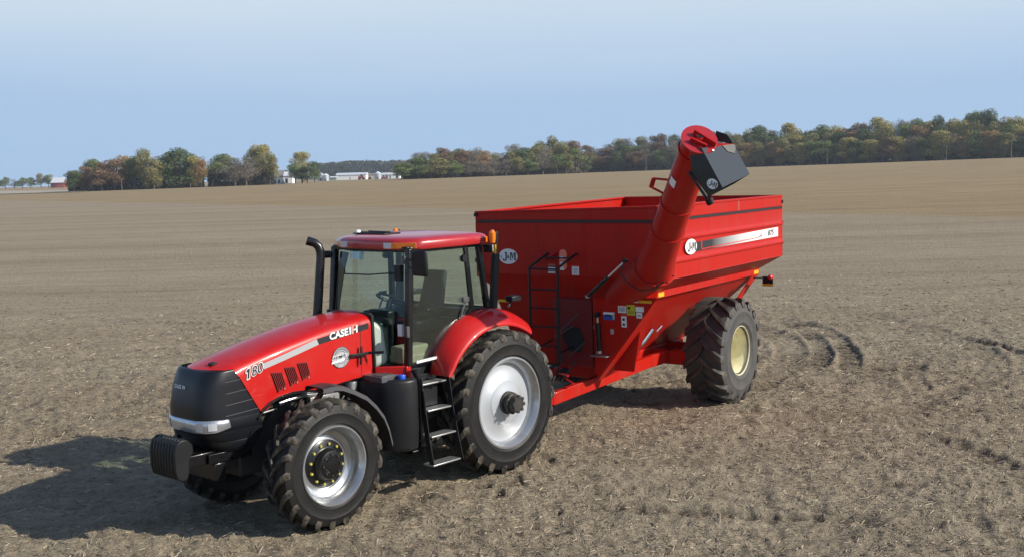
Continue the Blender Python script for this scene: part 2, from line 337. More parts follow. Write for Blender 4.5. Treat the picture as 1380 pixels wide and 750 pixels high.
def make_ground():
    rr = np.concatenate([np.geomspace(3, 48, 420), np.geomspace(48, 4500, 110)[1:]])
    A = np.radians(31); an = np.concatenate([np.linspace(-A, A, 680), np.linspace(A, 2*PI-A, 70)[1:-1]]); n = len(an)
    R_, T_ = np.meshgrid(rr, an, indexing='ij'); X = (R_*np.sin(T_)).ravel(); Y = (R_*np.cos(T_)).ravel()
    r = np.hypot(X, Y); near = 1-smooth(26, 46, r)
    Z = tz(X, Y)+near*(.055*(vnoise(X*.9, Y*.9)-.5)+.050*(vnoise(X*3.1+9, Y*3.1)-.5)+.045*(vnoise(X*7.3, Y*7.3+4)-.5)*(r < 40)+.03*(vnoise(X*15, Y*15+4)-.5)*(r < 25))
    H, D = track_field(X, Y); Z = Z+H
    # random clods and pressed marks
    pit = smooth(.80, .93, vnoise(X*4.1+31, Y*2.6+7))*(1-smooth(20, 34, r))*smooth(.5, .75, vnoise(X*.35, Y*.35+3))
    Z -= pit*.04; D = np.maximum(D, pit*.75)
    # pale strip of another field, low at the far left, with a grassy verge handled as its own sheet
    verts = np.stack([X, Y, Z], 1).tolist(); verts.append([0, 0, 0]); c0 = len(verts)-1
    R = len(rr); i = np.arange(R-1)[:, None]; k = np.arange(n)[None, :]; k2 = (k+1) % n
    q = np.stack([i*n+k, (i+1)*n+k, (i+1)*n+k2, i*n+k2], -1).reshape(-1, 4)[:, ::-1].tolist()
    q += [(c0, (j+1) % n, j) for j in range(n)]
    me = bpy.data.meshes.new('field'); me.from_pydata(verts, [], q); me.materials.append(mat_ground())
    a = me.attributes.new('soil', 'FLOAT', 'POINT'); a.data.foreach_set('value', np.append(D, 0).astype(np.float32))
    me.polygons.foreach_set('use_smooth', np.ones(len(me.polygons), bool))
    o = bpy.data.objects.new('field', me); COL.objects.link(o); o['kind'] = 'structure'; return o
make_ground()

# chopped straw and stalk pieces lying on the soil
def make_residue():
    N_ = 190000
    y = 7.5*np.exp(RNG.random(N_)**.85*math.log(44/7.5)); x = y*(RNG.random(N_)*1.10-.55)
    cl = vnoise(x*1.3, y*1.3)*.6+vnoise(x*.4+5, y*.4)*.4; keep = RNG.random(N_) < (.30+1.1*cl)*(1-smooth(10, 40, y)*.95); x = x[keep]; y = y[keep]; n = len(x)
    H, D = track_field(x, y); keep = RNG.random(n) > D*.75; x = x[keep]; y = y[keep]; H = H[keep]; n = len(x)
    Z = .055*(vnoise(x*.9, y*.9)-.5)+.050*(vnoise(x*3.1+9, y*3.1)-.5)+.045*(vnoise(x*7.3, y*7.3+4)-.5)+.03*(vnoise(x*15, y*15+4)-.5)*(np.hypot(x, y) < 25)+H
    big = np.clip(y/16, .8, 2.2)
    L = (.022+.10*RNG.random(n)**2.2)*np.sqrt(big); w = (.0022+.0035*RNG.random(n))*big; a = RNG.random(n)*2*PI; p = (RNG.random(n)-.35)*.55
    dx, dy, dz = np.cos(a)*np.cos(p), np.sin(a)*np.cos(p), np.sin(p)
    sx, sy = -np.sin(a), np.cos(a); b = np.stack([x, y, Z+.008+.5*L*np.abs(dz)], 1)
    d = np.stack([dx, dy, dz], 1)*(L/2)[:, None]; roll = RNG.random(n)*1.2; s = np.stack([sx*np.cos(roll), sy*np.cos(roll), np.sin(roll)], 1)*w[:, None]
    V = np.stack([b-d-s, b+d-s, b+d+s, b-d+s], 1).reshape(-1, 3).astype(np.float32)
    me = bpy.data.meshes.new('crop_residue'); me.vertices.add(4*n); me.vertices.foreach_set('co', V.ravel()); me.loops.add(4*n); me.loops.foreach_set('vertex_index', np.arange(4*n, dtype=np.int32))
    me.polygons.add(n); me.polygons.foreach_set('loop_start', np.arange(0, 4*n, 4, dtype=np.int32)); me.polygons.foreach_set('loop_total', np.full(n, 4, np.int32)); me.update()
    at = me.attributes.new('tone', 'FLOAT', 'FACE'); at.data.foreach_set('value', RNG.random(n).astype(np.float32))
    M = bpy.data.materials.new('dry_straw'); M.use_nodes = True; nt = M.node_tree; bs = nt.nodes['Principled BSDF']; bs.inputs['Roughness'].default_value = .7
    an = nt.nodes.new('ShaderNodeAttribute'); an.attribute_name = 'tone'; cr = nt.nodes.new('ShaderNodeValToRGB')
    e = cr.color_ramp.elements; e[0].color = (.10, .075, .052, 1); e[1].color = (.50, .41, .29, 1); e.new(.45).color = (.25, .19, .13, 1); e.new(.85).color = (.36, .285, .195, 1)
    nt.links.new(an.outputs['Fac'], cr.inputs[0]); nt.links.new(cr.outputs[0], bs.inputs['Base Color'])
    me.materials.append(M); o = bpy.data.objects.new('crop_residue', me); COL.objects.link(o); o['kind'] = 'stuff'
    tag(o, 'chopped dry straw and stalks littering the harvested field', 'straw'); return o
make_residue()

# ------------------------------------------------------------------ tyres
def make_tyre(parent, R, w, rim, nl, lh, d, tm, lm, lw=.05, name='tyre'):
    """tyre round the y axis, centre at the origin; d = +1/-1 is the way the chevrons point"""
    h = w/2; rb = R-lh
    prof = []
    for s in (1, -1):
        P = [(rim-.012, h*.80), (rim+.004, h*.86), (rim+.04, h*.93), (rim+(rb-rim)*.18, h*.975), (rim+(rb-rim)*.20, h*.995), (rim+(rb-rim)*.23, h*.985), (rim+(rb-rim)*.42, h*1.0), (rim+(rb-rim)*.60, h*1.0), (rim+(rb-rim)*.62, h*1.012), (rim+(rb-rim)*.66, h*.99), (rim+(rb-rim)*.82, h*.96), (rb-.012, h*.88), (rb+.002, h*.6), (rb+.008, h*.25)]
        prof += P if s == 1 else [(r, -y) for r, y in reversed(P)]
    T = MB().lathe(prof, 96).build(name, tm, parent, fix=True)
    b = MB(); pitch = 2*PI/nl
    for s in (1, -1):
        for k in range(nl):
            th0 = k*pitch+(0 if s == 1 else pitch/2)+random.uniform(-.004, .004)
            K = 7; rows = []
            for i in range(K+1):
                t = i/K; y = -.035*w+t*h*1.02; dth = (t**.75)*1.12*pitch*(1 if True else 0)
                ro = R-.010*t*t; ri = rb-.02
                if i == K: ro = R-.035; 
                ww = lw*(.8+.45*t)/R
                rows.append((y, th0+d*dth, ro, ri, ww))
            rows.append((h*1.005, th0+d*1.13*pitch, R-.10*(R-rim)-lh*.9, rb-.11*(R-rim)-.03, lw*1.05/R))
            vs = []
            for y, th, ro, ri, ww in rows:
                for (rr_, f_) in ((ri, -.75), (ro, -.5), (ro, .5), (ri, .75)):
                    a = th+f_*ww; vs.append((rr_*math.cos(a), s*y, rr_*math.sin(a)))
            n = len(rows); fs = [(i*4+j, i*4+(j+1) % 4, (i+1)*4+(j+1) % 4, (i+1)*4+j) for i in range(n-1) for j in range(4)]+[(3, 2, 1, 0), tuple((n-1)*4+j for j in range(4))]
            b.add(vs, fs)
    tr = b.build('tread_lugs', lm, T, fix=True, ang=30, bevel=0); return T

# ------------------------------------------------------------------ TRACTOR
TY = 3.98547395
tractor = thing('tractor', 'shiny red farm tractor with black grille and glass cab, towing the grain cart', 'tractor', (-0.93627, 15.65473, 0), TY)
T_ = tractor
# -- running gear
b = MB(); b.box((1.75, -.27, .62), (3.75, .27, 1.42)); b.box((-.45, -.34, .55), (1.75, .34, 1.45)); b.box((3.6, -.20, .72), (4.05, .20, 1.02))
b.build('chassis', iron, T_, bevel=.03)
b = MB(); b.tube([(0, -.86, .93), (0, .86, .93)], .17, 20); b.box((-.3, -.55, .75), (.3, .55, 1.2)); b.build('rear_axle', iron, T_)
b = MB(); b.bar((3.05, -.80, .66), (3.05, .80, .66), .22, .2); b.box((2.85, -.28, .5), (3.3, .28, .9))
for s in (-1, 1): b.tube([(3.05, s*.66, .74), (3.05, s*.86, .74)], .15, 18); b.tube([(2.88, s*.7, .62), (2.88, 0, .62)], .028, 8)
b.build('front_axle', iron, T_)
b = MB(); b.bar((-.3, 0, .48), (-1.12, 0, .46), .12, .06); b.box((-.62, -.40, .55), (-.42, .40, .95)); b.bar((-.5, -.36, .62), (-1.0, -.30, .75), .05, .09); b.bar((-.5, .36, .62), (-1.0, .30, .75), .05, .09); b.build('drawbar', iron, T_, bevel=.008)
b = MB()
for k in range(9):
    y0 = -.33+k*.018
b = MB(); random.seed(3)
for k in range(10):   # hoses, pipes and castings seen between hood and front wheel
    y = .28+.02*(k % 3); x0 = 2.1+.18*k
    b.tube([(x0, y, 1.42), (x0+.1, y+.05, 1.32+random.random()*.08), (x0+.22, y+.04, 1.2), (x0+.3, y-.01, 1.02)], .014, 7)
b.build('engine_hoses', hose, T_)
b = MB(); b.box((2.3, .20, 1.12), (2.75, .36, 1.40)); b.tube([(2.1, .36, 1.28), (2.1, .36, 1.50)], .07, 16); b.tube([(2.6, .30, 1.42), (2.9, .36, 1.46), (3.2, .33, 1.40)], .03, 10); b.tube([(3.25, .36, 1.36), (3.5, .36, 1.34)], .012, 8); b.build('engine_block', steel, T_, bevel=.01)
# -- front weights and carrier
b = MB(); b.box((3.95, -.24, .86), (4.41, .24, 1.0)); b.box((3.95, -.30, .66), (4.1, .30, .86)); b.bar((3.6, .30, .92), (4.16, .27, .92), .04, .12); b.bar((3.6, -.30, .92), (4.16, -.27, .92), .04, .12)
b.build('weight_carrier', blkg, T_, bevel=.012)
for k in range(9):
    y = -.275+.060*k
    prof = [(4.40, .82), (4.42, .75), (4.48, .73), (4.55, .77), (4.575, .87), (4.575, 1.06), (4.55, 1.16), (4.48, 1.205), (4.41, 1.20), (4.34, 1.13), (4.33, 1.04), (4.38, .99), (4.39, .92)]
    MB().plate([(x, y+.028, z) for x, z in prof], .046).build('front_weight', blk, T_, bevel=.012)
# -- hood
HW = .447
def ztop(x): return float(np.interp(x, [1.78, 2.0, 2.5, 3.0, 3.4, 3.7, 3.9], [2.315, 2.30, 2.245, 2.155, 2.07, 1.995, 1.945]))
def zbot(x): return float(np.interp(x, [1.78, 2.0, 2.35, 2.7, 3.1, 3.3, 3.45, 3.56, 3.9], [1.57, 1.555, 1.53, 1.50, 1.53, 1.50, 1.45, 1.37, 1.37]))
def hood_rows(zoff=0):
    xs = [1.78, 1.9, 2.1, 2.35, 2.6, 2.85, 3.1, 3.3, 3.5, 3.65, 3.78, 3.87]; rows = []
    for xv in xs:
        k = smooth(2.9, 3.87, xv); bow = .26*k; rake = .60*k; zt = ztop(xv); hw = HW-.022*k; half = []
        N_ = 8
        for i in range(N_+1):
            t = i/N_; x_b = xv-rake*(zt-.13-(zbot(max(xv-.30*k, 1.78)) if k > 0 else zbot(xv)))
            z0 = zbot(x_b); z = z0+(zt-.13-z0)*t; half.append((xv-rake*(zt-.0-z), hw, z))
        for y, dz in ((hw-.006, -.085), (hw-.024, -.045), (hw-.055, -.016), (hw-.11, .004), (hw-.2, .022), (.12, .038), (0, .042)):
            half.append((xv+bow*(1-(y/hw)**2)-rake*max(0, -dz), y, zt+dz-.25*bow*(1-(y/hw)**2)))
        rows.append(half+[(x, -y, z) for x, y, z in reversed(half[:-1])])
    return rows
hood = MB().grid(hood_rows()).build('hood', red, T_, ang=50, solid=.012)
def side(off=.004):   # hood's left side as a surface: (x, z) -> point
    def f(x, z):
        k = float(smooth(2.9, 3.87, x+.3*float(smooth(3.2, 3.8, x)))); return Vector((x, HW-.022*k+off, z))
    return f
S3 = side()
def poly_side(pts, off=.004):
    F = side(off); return [F(x, z) for x, z in pts]
def strip_side(pa, pb, off, n=10):
    b = MB(); r1 = [side(off)(pa[0][0]+(pa[1][0]-pa[0][0])*i/n, pa[0][1]+(pa[1][1]-pa[0][1])*i/n) for i in range(n+1)]
    r2 = [side(off)(pb[0][0]+(pb[1][0]-pb[0][0])*i/n, pb[0][1]+(pb[1][1]-pb[0][1])*i/n) for i in range(n+1)]
    return b.grid([r1, r2])
strip_side([(3.50, 1.93), (2.69, 2.125)], [(3.46, 1.87), (2.66, 2.055)], .006).build('silver_stripe', silv2, hood)
strip_side([(2.69, 2.125), (1.86, 2.225)], [(2.66, 2.055), (1.86, 2.15)], .006).build('black_stripe', txtm, hood)
ddx, ddz = -.985, .17
def along(cx, cz, dx, dz, off=.009):
    def f(u, v): return side(off)(cx+dx*u-0*v, cz+dz*u+v)
    return f
text('lettering', 'CASE', white, hood, along(2.345, 2.145, -1, .10, .012), .092, .035, 0, .30)
text('lettering', 'IH', white, hood, along(2.112, 2.169, -1, .10, .012), .092, .03, 0, .130)
MB().add([along(2.128, 2.167, -1, .10, .015)(u, v) for u, v in ((-.004, -.047), (.018, -.047), (.018, .064), (-.004, .064))], [(0, 1, 2, 3)]).build('lettering_accent', orl, hood)
for nm_, m_, h_, bd, off_, g_ in (('model_number_outline', white, .128, .050, .009, .011), ('model_number', txtm, .112, .006, .013, 0)):
    f_ = along(3.555, 1.885, -1, .27, off_); text(nm_, '80', m_, hood, f_, h_, bd, .10, .170 if g_ else .150, 1.05)
    f1 = along(3.675, 1.852, -1, .27, off_+.001)
    P = [(-.030-g_, .022-g_), (-.030-g_, .046), (-.004, .058+g_), (.018+g_, .058+g_), (.004+g_, -.056-g_), (-.020-g_, -.056-g_), (-.010-g_, .026-g_)]
    MB().add([f1(u, v) for u, v in P], [tuple(range(7))]).build(nm_, m_, hood)
fr_ = along(2.325, 1.85, -1, .05, .008)
disc2(fr_, .14, .132).build('round_badge', silv2, hood)
ring2(along(2.325, 1.85, -1, .05, .011), .14, .132, .009).build('badge_ring', greyed, hood)
ring2(along(2.325, 1.85, -1, .05, .011), .085, .08, .006).build('badge_ring', greyed, hood)
b = MB()
for k in range(14):
    a = PI*(.15+.7*k/13)
    for sg in (1, -1):
        if sg < 0 and 4 < k < 9 or k % 2 and sg < 0: continue
        b.add([along(2.325, 1.85, -1, .05, .012)(.108*math.cos(a)+du, sg*.104*math.sin(a)+dv) for du, dv in ((-.005, -.008), (.005, -.008), (.005, .008), (-.005, .008))], [(0, 1, 2, 3)])
b.build('badge_marks', greyed, hood)
text('badge_lettering', 'SEMA', white, hood, along(2.36, 1.862, -1, .10, .0150), .052, .05, .3, .235)
text('badge_lettering', 'SEMA', txtm, hood, along(2.36, 1.862, -1, .10, .018), .038, .01, .3, .21)
MB().add([along(2.375, 1.812, -1, .1, .015)(u, v) for u, v in ((-.11, -.016), (.09, -.016), (.10, .012), (-.10, .012))], [(0, 1, 2, 3)]).build('badge_banner', white, hood)
# side vents: dark recessed mesh with red bars
for q in ([(3.375, 1.815), (3.22, 1.80), (3.165, 1.63), (3.285, 1.565)], [(3.185, 1.85), (3.035, 1.84), (2.98, 1.675), (3.105, 1.61)], [(3.00, 1.875), (2.85, 1.865), (2.805, 1.71), (2.93, 1.65)]):
    v_ = MB().add(poly_side(q, .004), [(0, 1, 2, 3)]).build('side_vent', darkred, hood)
    b = MB()
    for i in range(6):
        t = (i+.5)/6
        A_ = Vector(q[0]).lerp(Vector(q[1]), t); B_ = Vector(q[3]).lerp(Vector(q[2]), t)
        d0 = B_-A_; A_ = A_+d0*.04; B_ = B_-d0*(.03+.10*(i % 2))
        b.bar(side(.010)(*A_), side(.010)(*B_), .007, .009, (0, 1, 0))
    b.build('vent_bars', mat('vent_bar_red', (.20, .008, .008), .5) if 'vent_bar_red' not in bpy.data.materials else bpy.data.materials['vent_bar_red'], v_)
    MB().tube([side(.008)(q[2][0]+.03, q[2][1]-.03), side(.014)(q[2][0]+.03, q[2][1]-.03)], .010, 10).build('vent_clip', steel, v_)
b = MB(); b.add([side(.003)(1.995+dx, z) for dx, z in ((-.004, 1.57), (.004, 1.57), (.004, 2.27), (-.004, 2.27))], [(0, 1, 2, 3)]); b.build('panel_gap', txtm, hood)
b = MB(); b.bar((2.20, .49, 1.855), (1.93, .50, 1.85), .03, .035); b.bar((2.02, .49, 1.95), (2.04, .49, 1.72), .02, .03); b.bar((1.93, .47, 1.85), (1.80, .66, 1.86), .03, .035); b.build('mirror_bracket', blk, T_, bevel=.005)
b = MB(); b.box((3.91, .10, 1.965), (3.99, .17, 1.992)); b.bar((3.93, .13, 1.99), (3.98, .17, 1.995), .02, .02); b.build('hood_catch', blk, hood, bevel=.004)
# black wheel-arch lip under the hood side
b = MB(); P = [(3.60, 1.33), (3.52, 1.41), (3.42, 1.48), (3.28, 1.525), (3.1, 1.55), (2.92, 1.54), (2.76, 1.52)]
b.grid([[(x, .40, z-.02) for x, z in P], [(x, .475, z) for x, z in P], [(x+.0, .478, z-.028) for x, z in P], [(x, .40, z-.05) for x, z in P]])
P2 = [(3.75, .95), (3.72, 1.1), (3.67, 1.22)]+P
b.grid([[(x, .44, z-.005) for x, z in P2], [(x-.02, .15, z-.06) for x, z in P2]]); b.build('arch_liner', blkg, T_)
# -- grille: stacked louvred bands
def outline(z, off=0, n=16):
    xr = np.interp(z, [.95, 1.2, 1.37, 1.93], [3.62, 3.52, 3.55, 3.875]); xc = np.interp(z, [.95, 1.2, 1.37, 1.93], [3.62, 3.86, 3.90, 3.868])
    xf = np.interp(z, [.95, 1.1, 1.25, 1.5, 1.75, 1.9, 1.93], [4.02, 4.16, 4.285, 4.29, 4.235, 4.175, 4.13]); hw = np.interp(z, [.95, 1.1, 1.3, 1.93], [.36, .42, .452, .43])+off
    L = [(xr, hw), ((xr+xc)/2, hw)]
    for i in range(n+1):
        a = i/n*PI/2; ca, sa = max(0, math.cos(a))**.50, max(0, math.sin(a))**.66
        L.append((xc+(xf-xc+off)*sa, hw*ca))
    return [(x, y, z) for x, y in L]+[(x, -y, z) for x, y in reversed(L[:-1])]
rows = [outline(1.932, -.02), outline(1.925, -.004), outline(1.91, 0), outline(1.75, 0), outline(1.6, 0), outline(1.5, 0), outline(1.385, 0)]
grille = MB().grid(rows).build('grille', grillem, T_, ang=50)
b = MB().grid([outline(1.385, -.01), outline(1.30, -.0), outline(1.235, .0), outline(1.225, -.010), outline(1.22, .002), outline(1.12, .0), outline(1.105, -.008), outline(1.095, -.002), outline(1.0, -.0), outline(.96, -.03)])
b.build('lower_valance', grillem, T_, ang=50)
for sg in (1, -1):   # nose side seams: their highlight drawn as thin lighter-grey lines
    for z in (1.80, 1.67, 1.54, 1.42):
        L = [p for p in outline(z, .0015, 40)[:43] if p[0] < float(np.interp(z, [1.4, 1.9], [4.02, 3.99]))]
        MB().tube([(x, sg*y, z+.05*(3.9-x)) for x, y, z in L], .0030, 6).build('grille_seam_highlight', greyed, grille)
# -- headlight band wrapping round the nose
def band(z, off): return [p for p in outline(z, off) if p[0] > 3.90]
o1 = [band(1.240, .002), band(1.245, .014), band(1.32, .018), band(1.380, .014), band(1.387, .002)]
n_ = min(len(r) for r in o1); o1 = [r[(len(r)-n_)//2:(len(r)-n_)//2+n_] for r in o1]
def taper(r):   # the lamp narrows where it wraps round the corner
    out = []
    for x, y, z in r:
        k = min(1.0, max(0.0, (4.14-x)/.22))
        out.append((x, y, z+(1.325-z)*.42*k+.012*k))
    return out
o1 = [taper(r) for r in o1]
hl = MB().grid(o1).build('headlight_band', lampm, T_, ang=60)
for ys in (1, -1):
    def lensband(a0, a1, off, z0, z1):
        rs = []
        for z in (z0, z1):
            full = outline(z, off, 40); L = full[2:43]; idx = [i for i in range(41) if a0 <= i/40 <= a1]; rs.append([(L[i][0], ys*L[i][1], z) for i in idx])
        return MB().grid(rs)
    lensband(.30, .52, .021, 1.272, 1.358).build('headlight', lens, hl); lensband(.62, .80, .021, 1.262, 1.362).build('headlight', silv2, hl)
def fg(u, v): return Vector((4.262-.25*abs(v)*0-(.33+u+(-.0))**2*0+.0, -0.03+u, 1.735+v))
def fgr(u, v):
    y = u; z = 1.735+v; L = outline(z, .010, 40); ys_ = [abs(p[1]) for p in L[:43]]; xs_ = [p[0] for p in L[:43]]
    return Vector((float(np.interp(abs(y), ys_[::-1], xs_[::-1])), y, z))
text('badge_lettering', 'CASE IH', white, grille, lambda u, v: fgr(u-.10, v), .042, .02, 0, .22)
# -- exhaust
b = MB(); b.tube([(1.84, -.62, 1.55), (1.82, -.62, 2.2), (1.72, -.62, 3.0), (1.715, -.625, 3.08), (1.73, -.64, 3.15), (1.77, -.67, 3.20), (1.85, -.73, 3.235)], [.062, .062, .058, .058, .058, .058, .060], 24, caps=False)
ex = b.build('exhaust_pipe', blkg, T_, solid=.006)
b = MB(); b.box((1.75, -.60, 2.20), (1.86, -.44, 2.26)); b.box((1.76, -.70, 1.5), (1.93, -.44, 2.12)); b.build('exhaust_shield', blk, T_, bevel=.02)
# -- cab
PB = (1.49, .765, 1.66); PT = (1.375, .735, 3.12)     # left front post
b = MB()
for s in (1, -1):
    b.bar((1.49, s*.765, 1.64), (1.37, s*.735, 3.13), .085, .085, (0, 1, 0))
    b.bar((.30, s*.78, 2.22), (.36, s*.74, 3.12), .07, .05, (0, 1, 0))          # door rear post
    b.bar((.93, s*.79, 1.62), (.30, s*.78, 2.26), .06, .05, (0, 1, 0))          # along the fender
    b.bar((-.02, s*.76, 2.22), (.06, s*.70, 3.12), .075, .075, (0, 1, 0))        # rear corner post
    b.bar((.35, s*.78, 2.24), (-.04, s*.76, 2.22), .05, .05)
b.bar((-.02, -.76, 2.22), (-.02, .76, 2.22), .06, .06); b.bar((.05, -.7, 3.12), (.05, .7, 3.12), .06, .06); b.bar((1.38, -.74, 3.12), (1.38, .74, 3.12), .06, .07)
for s in (1, -1): b.bar((1.38, s*.735, 3.12), (.05, s*.72, 3.12), .05, .06)
cab = b.build('cab_frame', blkg, T_, bevel=.012)
# roof
def roofsec(z, inset, zc=None):
    P = [(1.47, 0), (1.465, .50), (1.44, .56), (1.30, .80), (1.22, .835), (.6, .85), (.05, .83), (-.02, .79), (-.06, .70), (-.08, 0)]
    P = [(x-inset*(1 if x > .7 else -1), y*(1-inset*1.15)) for x, y in P]
    return [(x, y, z) for x, y in P]+[(x, -y, z) for x, y in reversed(P[1:-1])]
rows = [roofsec(3.105, .08), roofsec(3.115, .01), roofsec(3.13, 0), roofsec(3.20, 0), roofsec(3.225, .012), roofsec(3.25, .05), roofsec(3.265, .12), roofsec(3.285, .30)]
b = MB().grid(rows, closed=True); n = len(rows[0]); k0 = (len(rows)-1)*n; b.f.append(tuple(k0+i for i in range(n))); b.f.append(tuple(range(n-1, -1, -1)))
roof = b.build('roof', redr, T_, ang=38)
b = MB(); b.add([(x, y, z) for x, y, z in roofsec(3.104, .085)], [tuple(range(n))]); b.add([(x, y, z-.03) for x, y, z in roofsec(3.104, .085)], [tuple(range(n))]); b.grid([roofsec(3.104, .085), roofsec(3.074, .085)], closed=True); b.build('roof_lining', blk, roof)
def roof_lens(m_, pts, nm):
    b = MB(); b.hexa([(x, y, z) for z in (3.128,) for x, y in pts]+[(x, y, 3.203) for x, y in pts]); b.build(nm, m_, roof, bevel=.004)
for s in (1, -1):
    roof_lens(lens, [(1.46, s*.36), (1.476, s*.36), (1.472, s*.50), (1.456, s*.50)], 'work_light')
    roof_lens(amber, [(1.456, s*.502), (1.472, s*.502), (1.448, s*.565), (1.43, s*.56)], 'turn_signal')
    roof_lens(amber, [(1.43, s*.562), (1.448, s*.567), (1.312, s*.803), (1.30, s*.793)], 'turn_signal')
    roof_lens(amber, [(.06, s*.828), (.07, s*.842), (-.03, s*.800), (-.02, s*.788)], 'turn_signal')
b = MB(); b.box((.85, -.62, 3.285), (1.15, .02, 3.30)); b.bar((.92, -.55, 3.31), (1.02, .0, 3.31), .02, .02); b.bar((1.06, -.55, 3.305), (1.08, .0, 3.305), .02, .02); b.build('roof_hatch', blk, roof, bevel=.004)
b = MB().lathe([(.001, .075), (.03, .07), (.045, .05), (.05, .0)], 20, 'z', (1.02, -.66, 3.26)); b.build('positioning_dome', white, roof)
b = MB(); b.tube([(1.40, -.80, 3.02), (1.48, -.86, 3.02)], .05, 14); b.bar((1.36, -.74, 3.06), (1.43, -.82, 3.03), .02, .02); b.build('work_light', blk, T_)
b = MB(); b.box((-.05, .80, 3.00), (.0, .90, 3.09)); wl = b.build('work_light', lens, T_, bevel=.008); b = MB(); b.box((.0, .79, 2.99), (.05, .91, 3.10)); b.bar((.06, .76, 3.08), (.02, .84, 3.05), .02, .02); b.build('lamp_housing', blk, wl, bevel=.01)
# glass
def pane(name, pts, m_, bulge=0, t=.006): return MB().plate(pts, t).build(name, m_, T_)
ws_rows = []
for z in np.linspace(1.66, 3.09, 9):
    t = (z-1.64)/(3.13-1.64); xp = 1.49-.12*t; yw = .735-.028*t; row = []
    for j in range(13):
        q = -1+2*j/12; row.append((xp+.10*(1-q*q)+.0, q*yw, z))
    ws_rows.append(row)
MB().grid(ws_rows).build('windshield', glass, T_, solid=.006)
for s in (1, -1):
    gm = glass2 if s == 1 else glass
    d_ = MB().plate([(1.455, s*.775, 1.67), (.96, s*.800, 1.67), (.36, s*.790, 2.27), (.39, s*.748, 3.08), (1.345, s*.745, 3.08)], .006).build('door', gm, T_)
    b = MB(); L = [(1.455, s*.782, 1.665), (.955, s*.807, 1.665), (.35, s*.797, 2.27), (.38, s*.755, 3.085), (1.345, s*.752, 3.085)]
    for i in range(5): b.bar(L[i], L[(i+1) % 5], .022, .020, (0, 1, 0))
    b.build('door_seal', blkg, d_)
    b = MB(); b.box((.40, min(s*.80, s*.845), 2.36), (.52, max(s*.80, s*.845), 2.43)); b.bar((.46, s*.81, 2.36), (.62, s*.82, 2.05), .02, .02); b.build('door_handle', greyed, d_, bevel=.008)
    b = MB(); b.tube([(.42, s*.75, 2.94), (.42, s*.80, 2.94)], .05, 18); b.build('hinge_cover', blk, d_)
    MB().plate([(.28, s*.785, 2.27), (.03, s*.765, 2.27), (.09, s*.715, 3.07), (.34, s*.745, 3.07)], .006).build('rear_quarter_glass', glass, T_)
MB().plate([(-.03, -.70, 2.27), (-.03, .70, 2.27), (.05, .66, 3.08), (.05, -.66, 3.08)], .006).build('rear_window', glass, T_)
for z0, z1 in ((2.02, 2.16), (2.95, 3.05)): MB().bar((1.52, .80, z0), (1.52, .80, z1), .05, .05).build('door_hinge', greyed, cab, bevel=.006)
b = MB(); b.bar((.90, .825, 1.70), (1.38, .80, 1.68), .02, .03); b.build('door_sill_trim', white, T_)
# cab body below the glass
b = MB(); b.box((.15, -.70, 1.42), (1.50, .70, 1.62)); b.box((-.1, -.62, 1.42), (.2, .62, 2.22)); b.build('cab_floor', blk, T_, bevel=.02)
b = MB(); b.plate([(1.52, .78, 1.50), (1.52, .78, 1.655), (1.80, .48, 1.655), (1.80, .48, 1.50)], .03); b.box((1.47, .70, 1.50), (1.55, .80, 1.655)); b.build('cab_sill', red, T_, bevel=.012)
MB().plate([(1.52, -.78, 1.50), (1.52, -.78, 1.655), (1.80, -.48, 1.655), (1.80, -.48, 1.50)], .03).build('cab_sill', red, T_, bevel=.012)
b = MB(); P = [(.0, 2.20), (.5, 2.19), (.85, 1.75), (.95, 1.62), (.2, 1.62)]
for s in (1, -1): MB().plate([(x, s*.74, z) for x, z in P], .05).build('inner_fender', blk, T_, bevel=.01)
# interior
seat = MB(); seat.hexa([(.30, -.24, 1.95), (.80, -.24, 1.95), (.80, .24, 1.95), (.30, .24, 1.95), (.28, -.26, 2.12), (.83, -.26, 2.10), (.83, .26, 2.10), (.28, .26, 2.12)])
seat = seat.build('operator_seat', seatm, T_, bevel=.05, seg=3)
b = MB(); b.hexa([(.28, -.22, 2.10), (.40, -.24, 2.10), (.40, .24, 2.10), (.28, .22, 2.10), (.12, -.19, 2.74), (.22, -.20, 2.74), (.22, .20, 2.74), (.12, .19, 2.74)]); b.build('seat_backrest', seatm, seat, bevel=.05, seg=3)
MB().box((.35, .27, 2.22), (.72, .35, 2.28)).build('seat_armrest', blk, seat, bevel=.02); MB().box((.35, -.40, 2.20), (.80, -.27, 2.32)).build('seat_armrest', blk, seat, bevel=.02); MB().box((.38, -.16, 1.6), (.72, .16, 1.96)).build('seat_base', blk, seat, bevel=.02)
sw = MB(); c0 = Vector((1.06, 0, 2.42)); ax = Vector((-.45, 0, .89)).normalized(); u_ = Vector((0, 1, 0)); v_ = ax.cross(u_)
sw.tube([c0+(u_*math.cos(a)+v_*math.sin(a))*.19 for a in np.linspace(0, 2*PI, 33)], .016, 8, caps=False)
for a in (0.2, 2.3, 4.4): sw.tube([c0-ax*.02, c0+(u_*math.cos(a)+v_*math.sin(a))*.19], .012, 6)
sw.tube([c0, (1.28, 0, 1.95), (1.32, 0, 1.6)], [.03, .05, .08], 10); sw.build('steering_wheel', blk, T_)
b = MB(); b.box((1.16, -.20, 2.10), (1.30, .20, 2.30)); b.box((1.22, -.12, 1.65), (1.38, .12, 2.15)); b.build('dashboard', blk, T_, bevel=.03)
b = MB(); b.box((1.46, .60, 2.02), (1.50, .68, 2.17)); b.build('warning_label', white, T_)
b = MB(); b.hexa([(1.50, -.30, 1.70), (1.80, -.40, 1.60), (1.80, .43, 1.60), (1.56, .50, 1.66), (1.53, -.30, 2.22), (1.77, -.38, 2.27), (1.77, .40, 2.27), (1.58, .45, 2.14)]); b.build('cowl', palegr, T_, bevel=.07, seg=3)
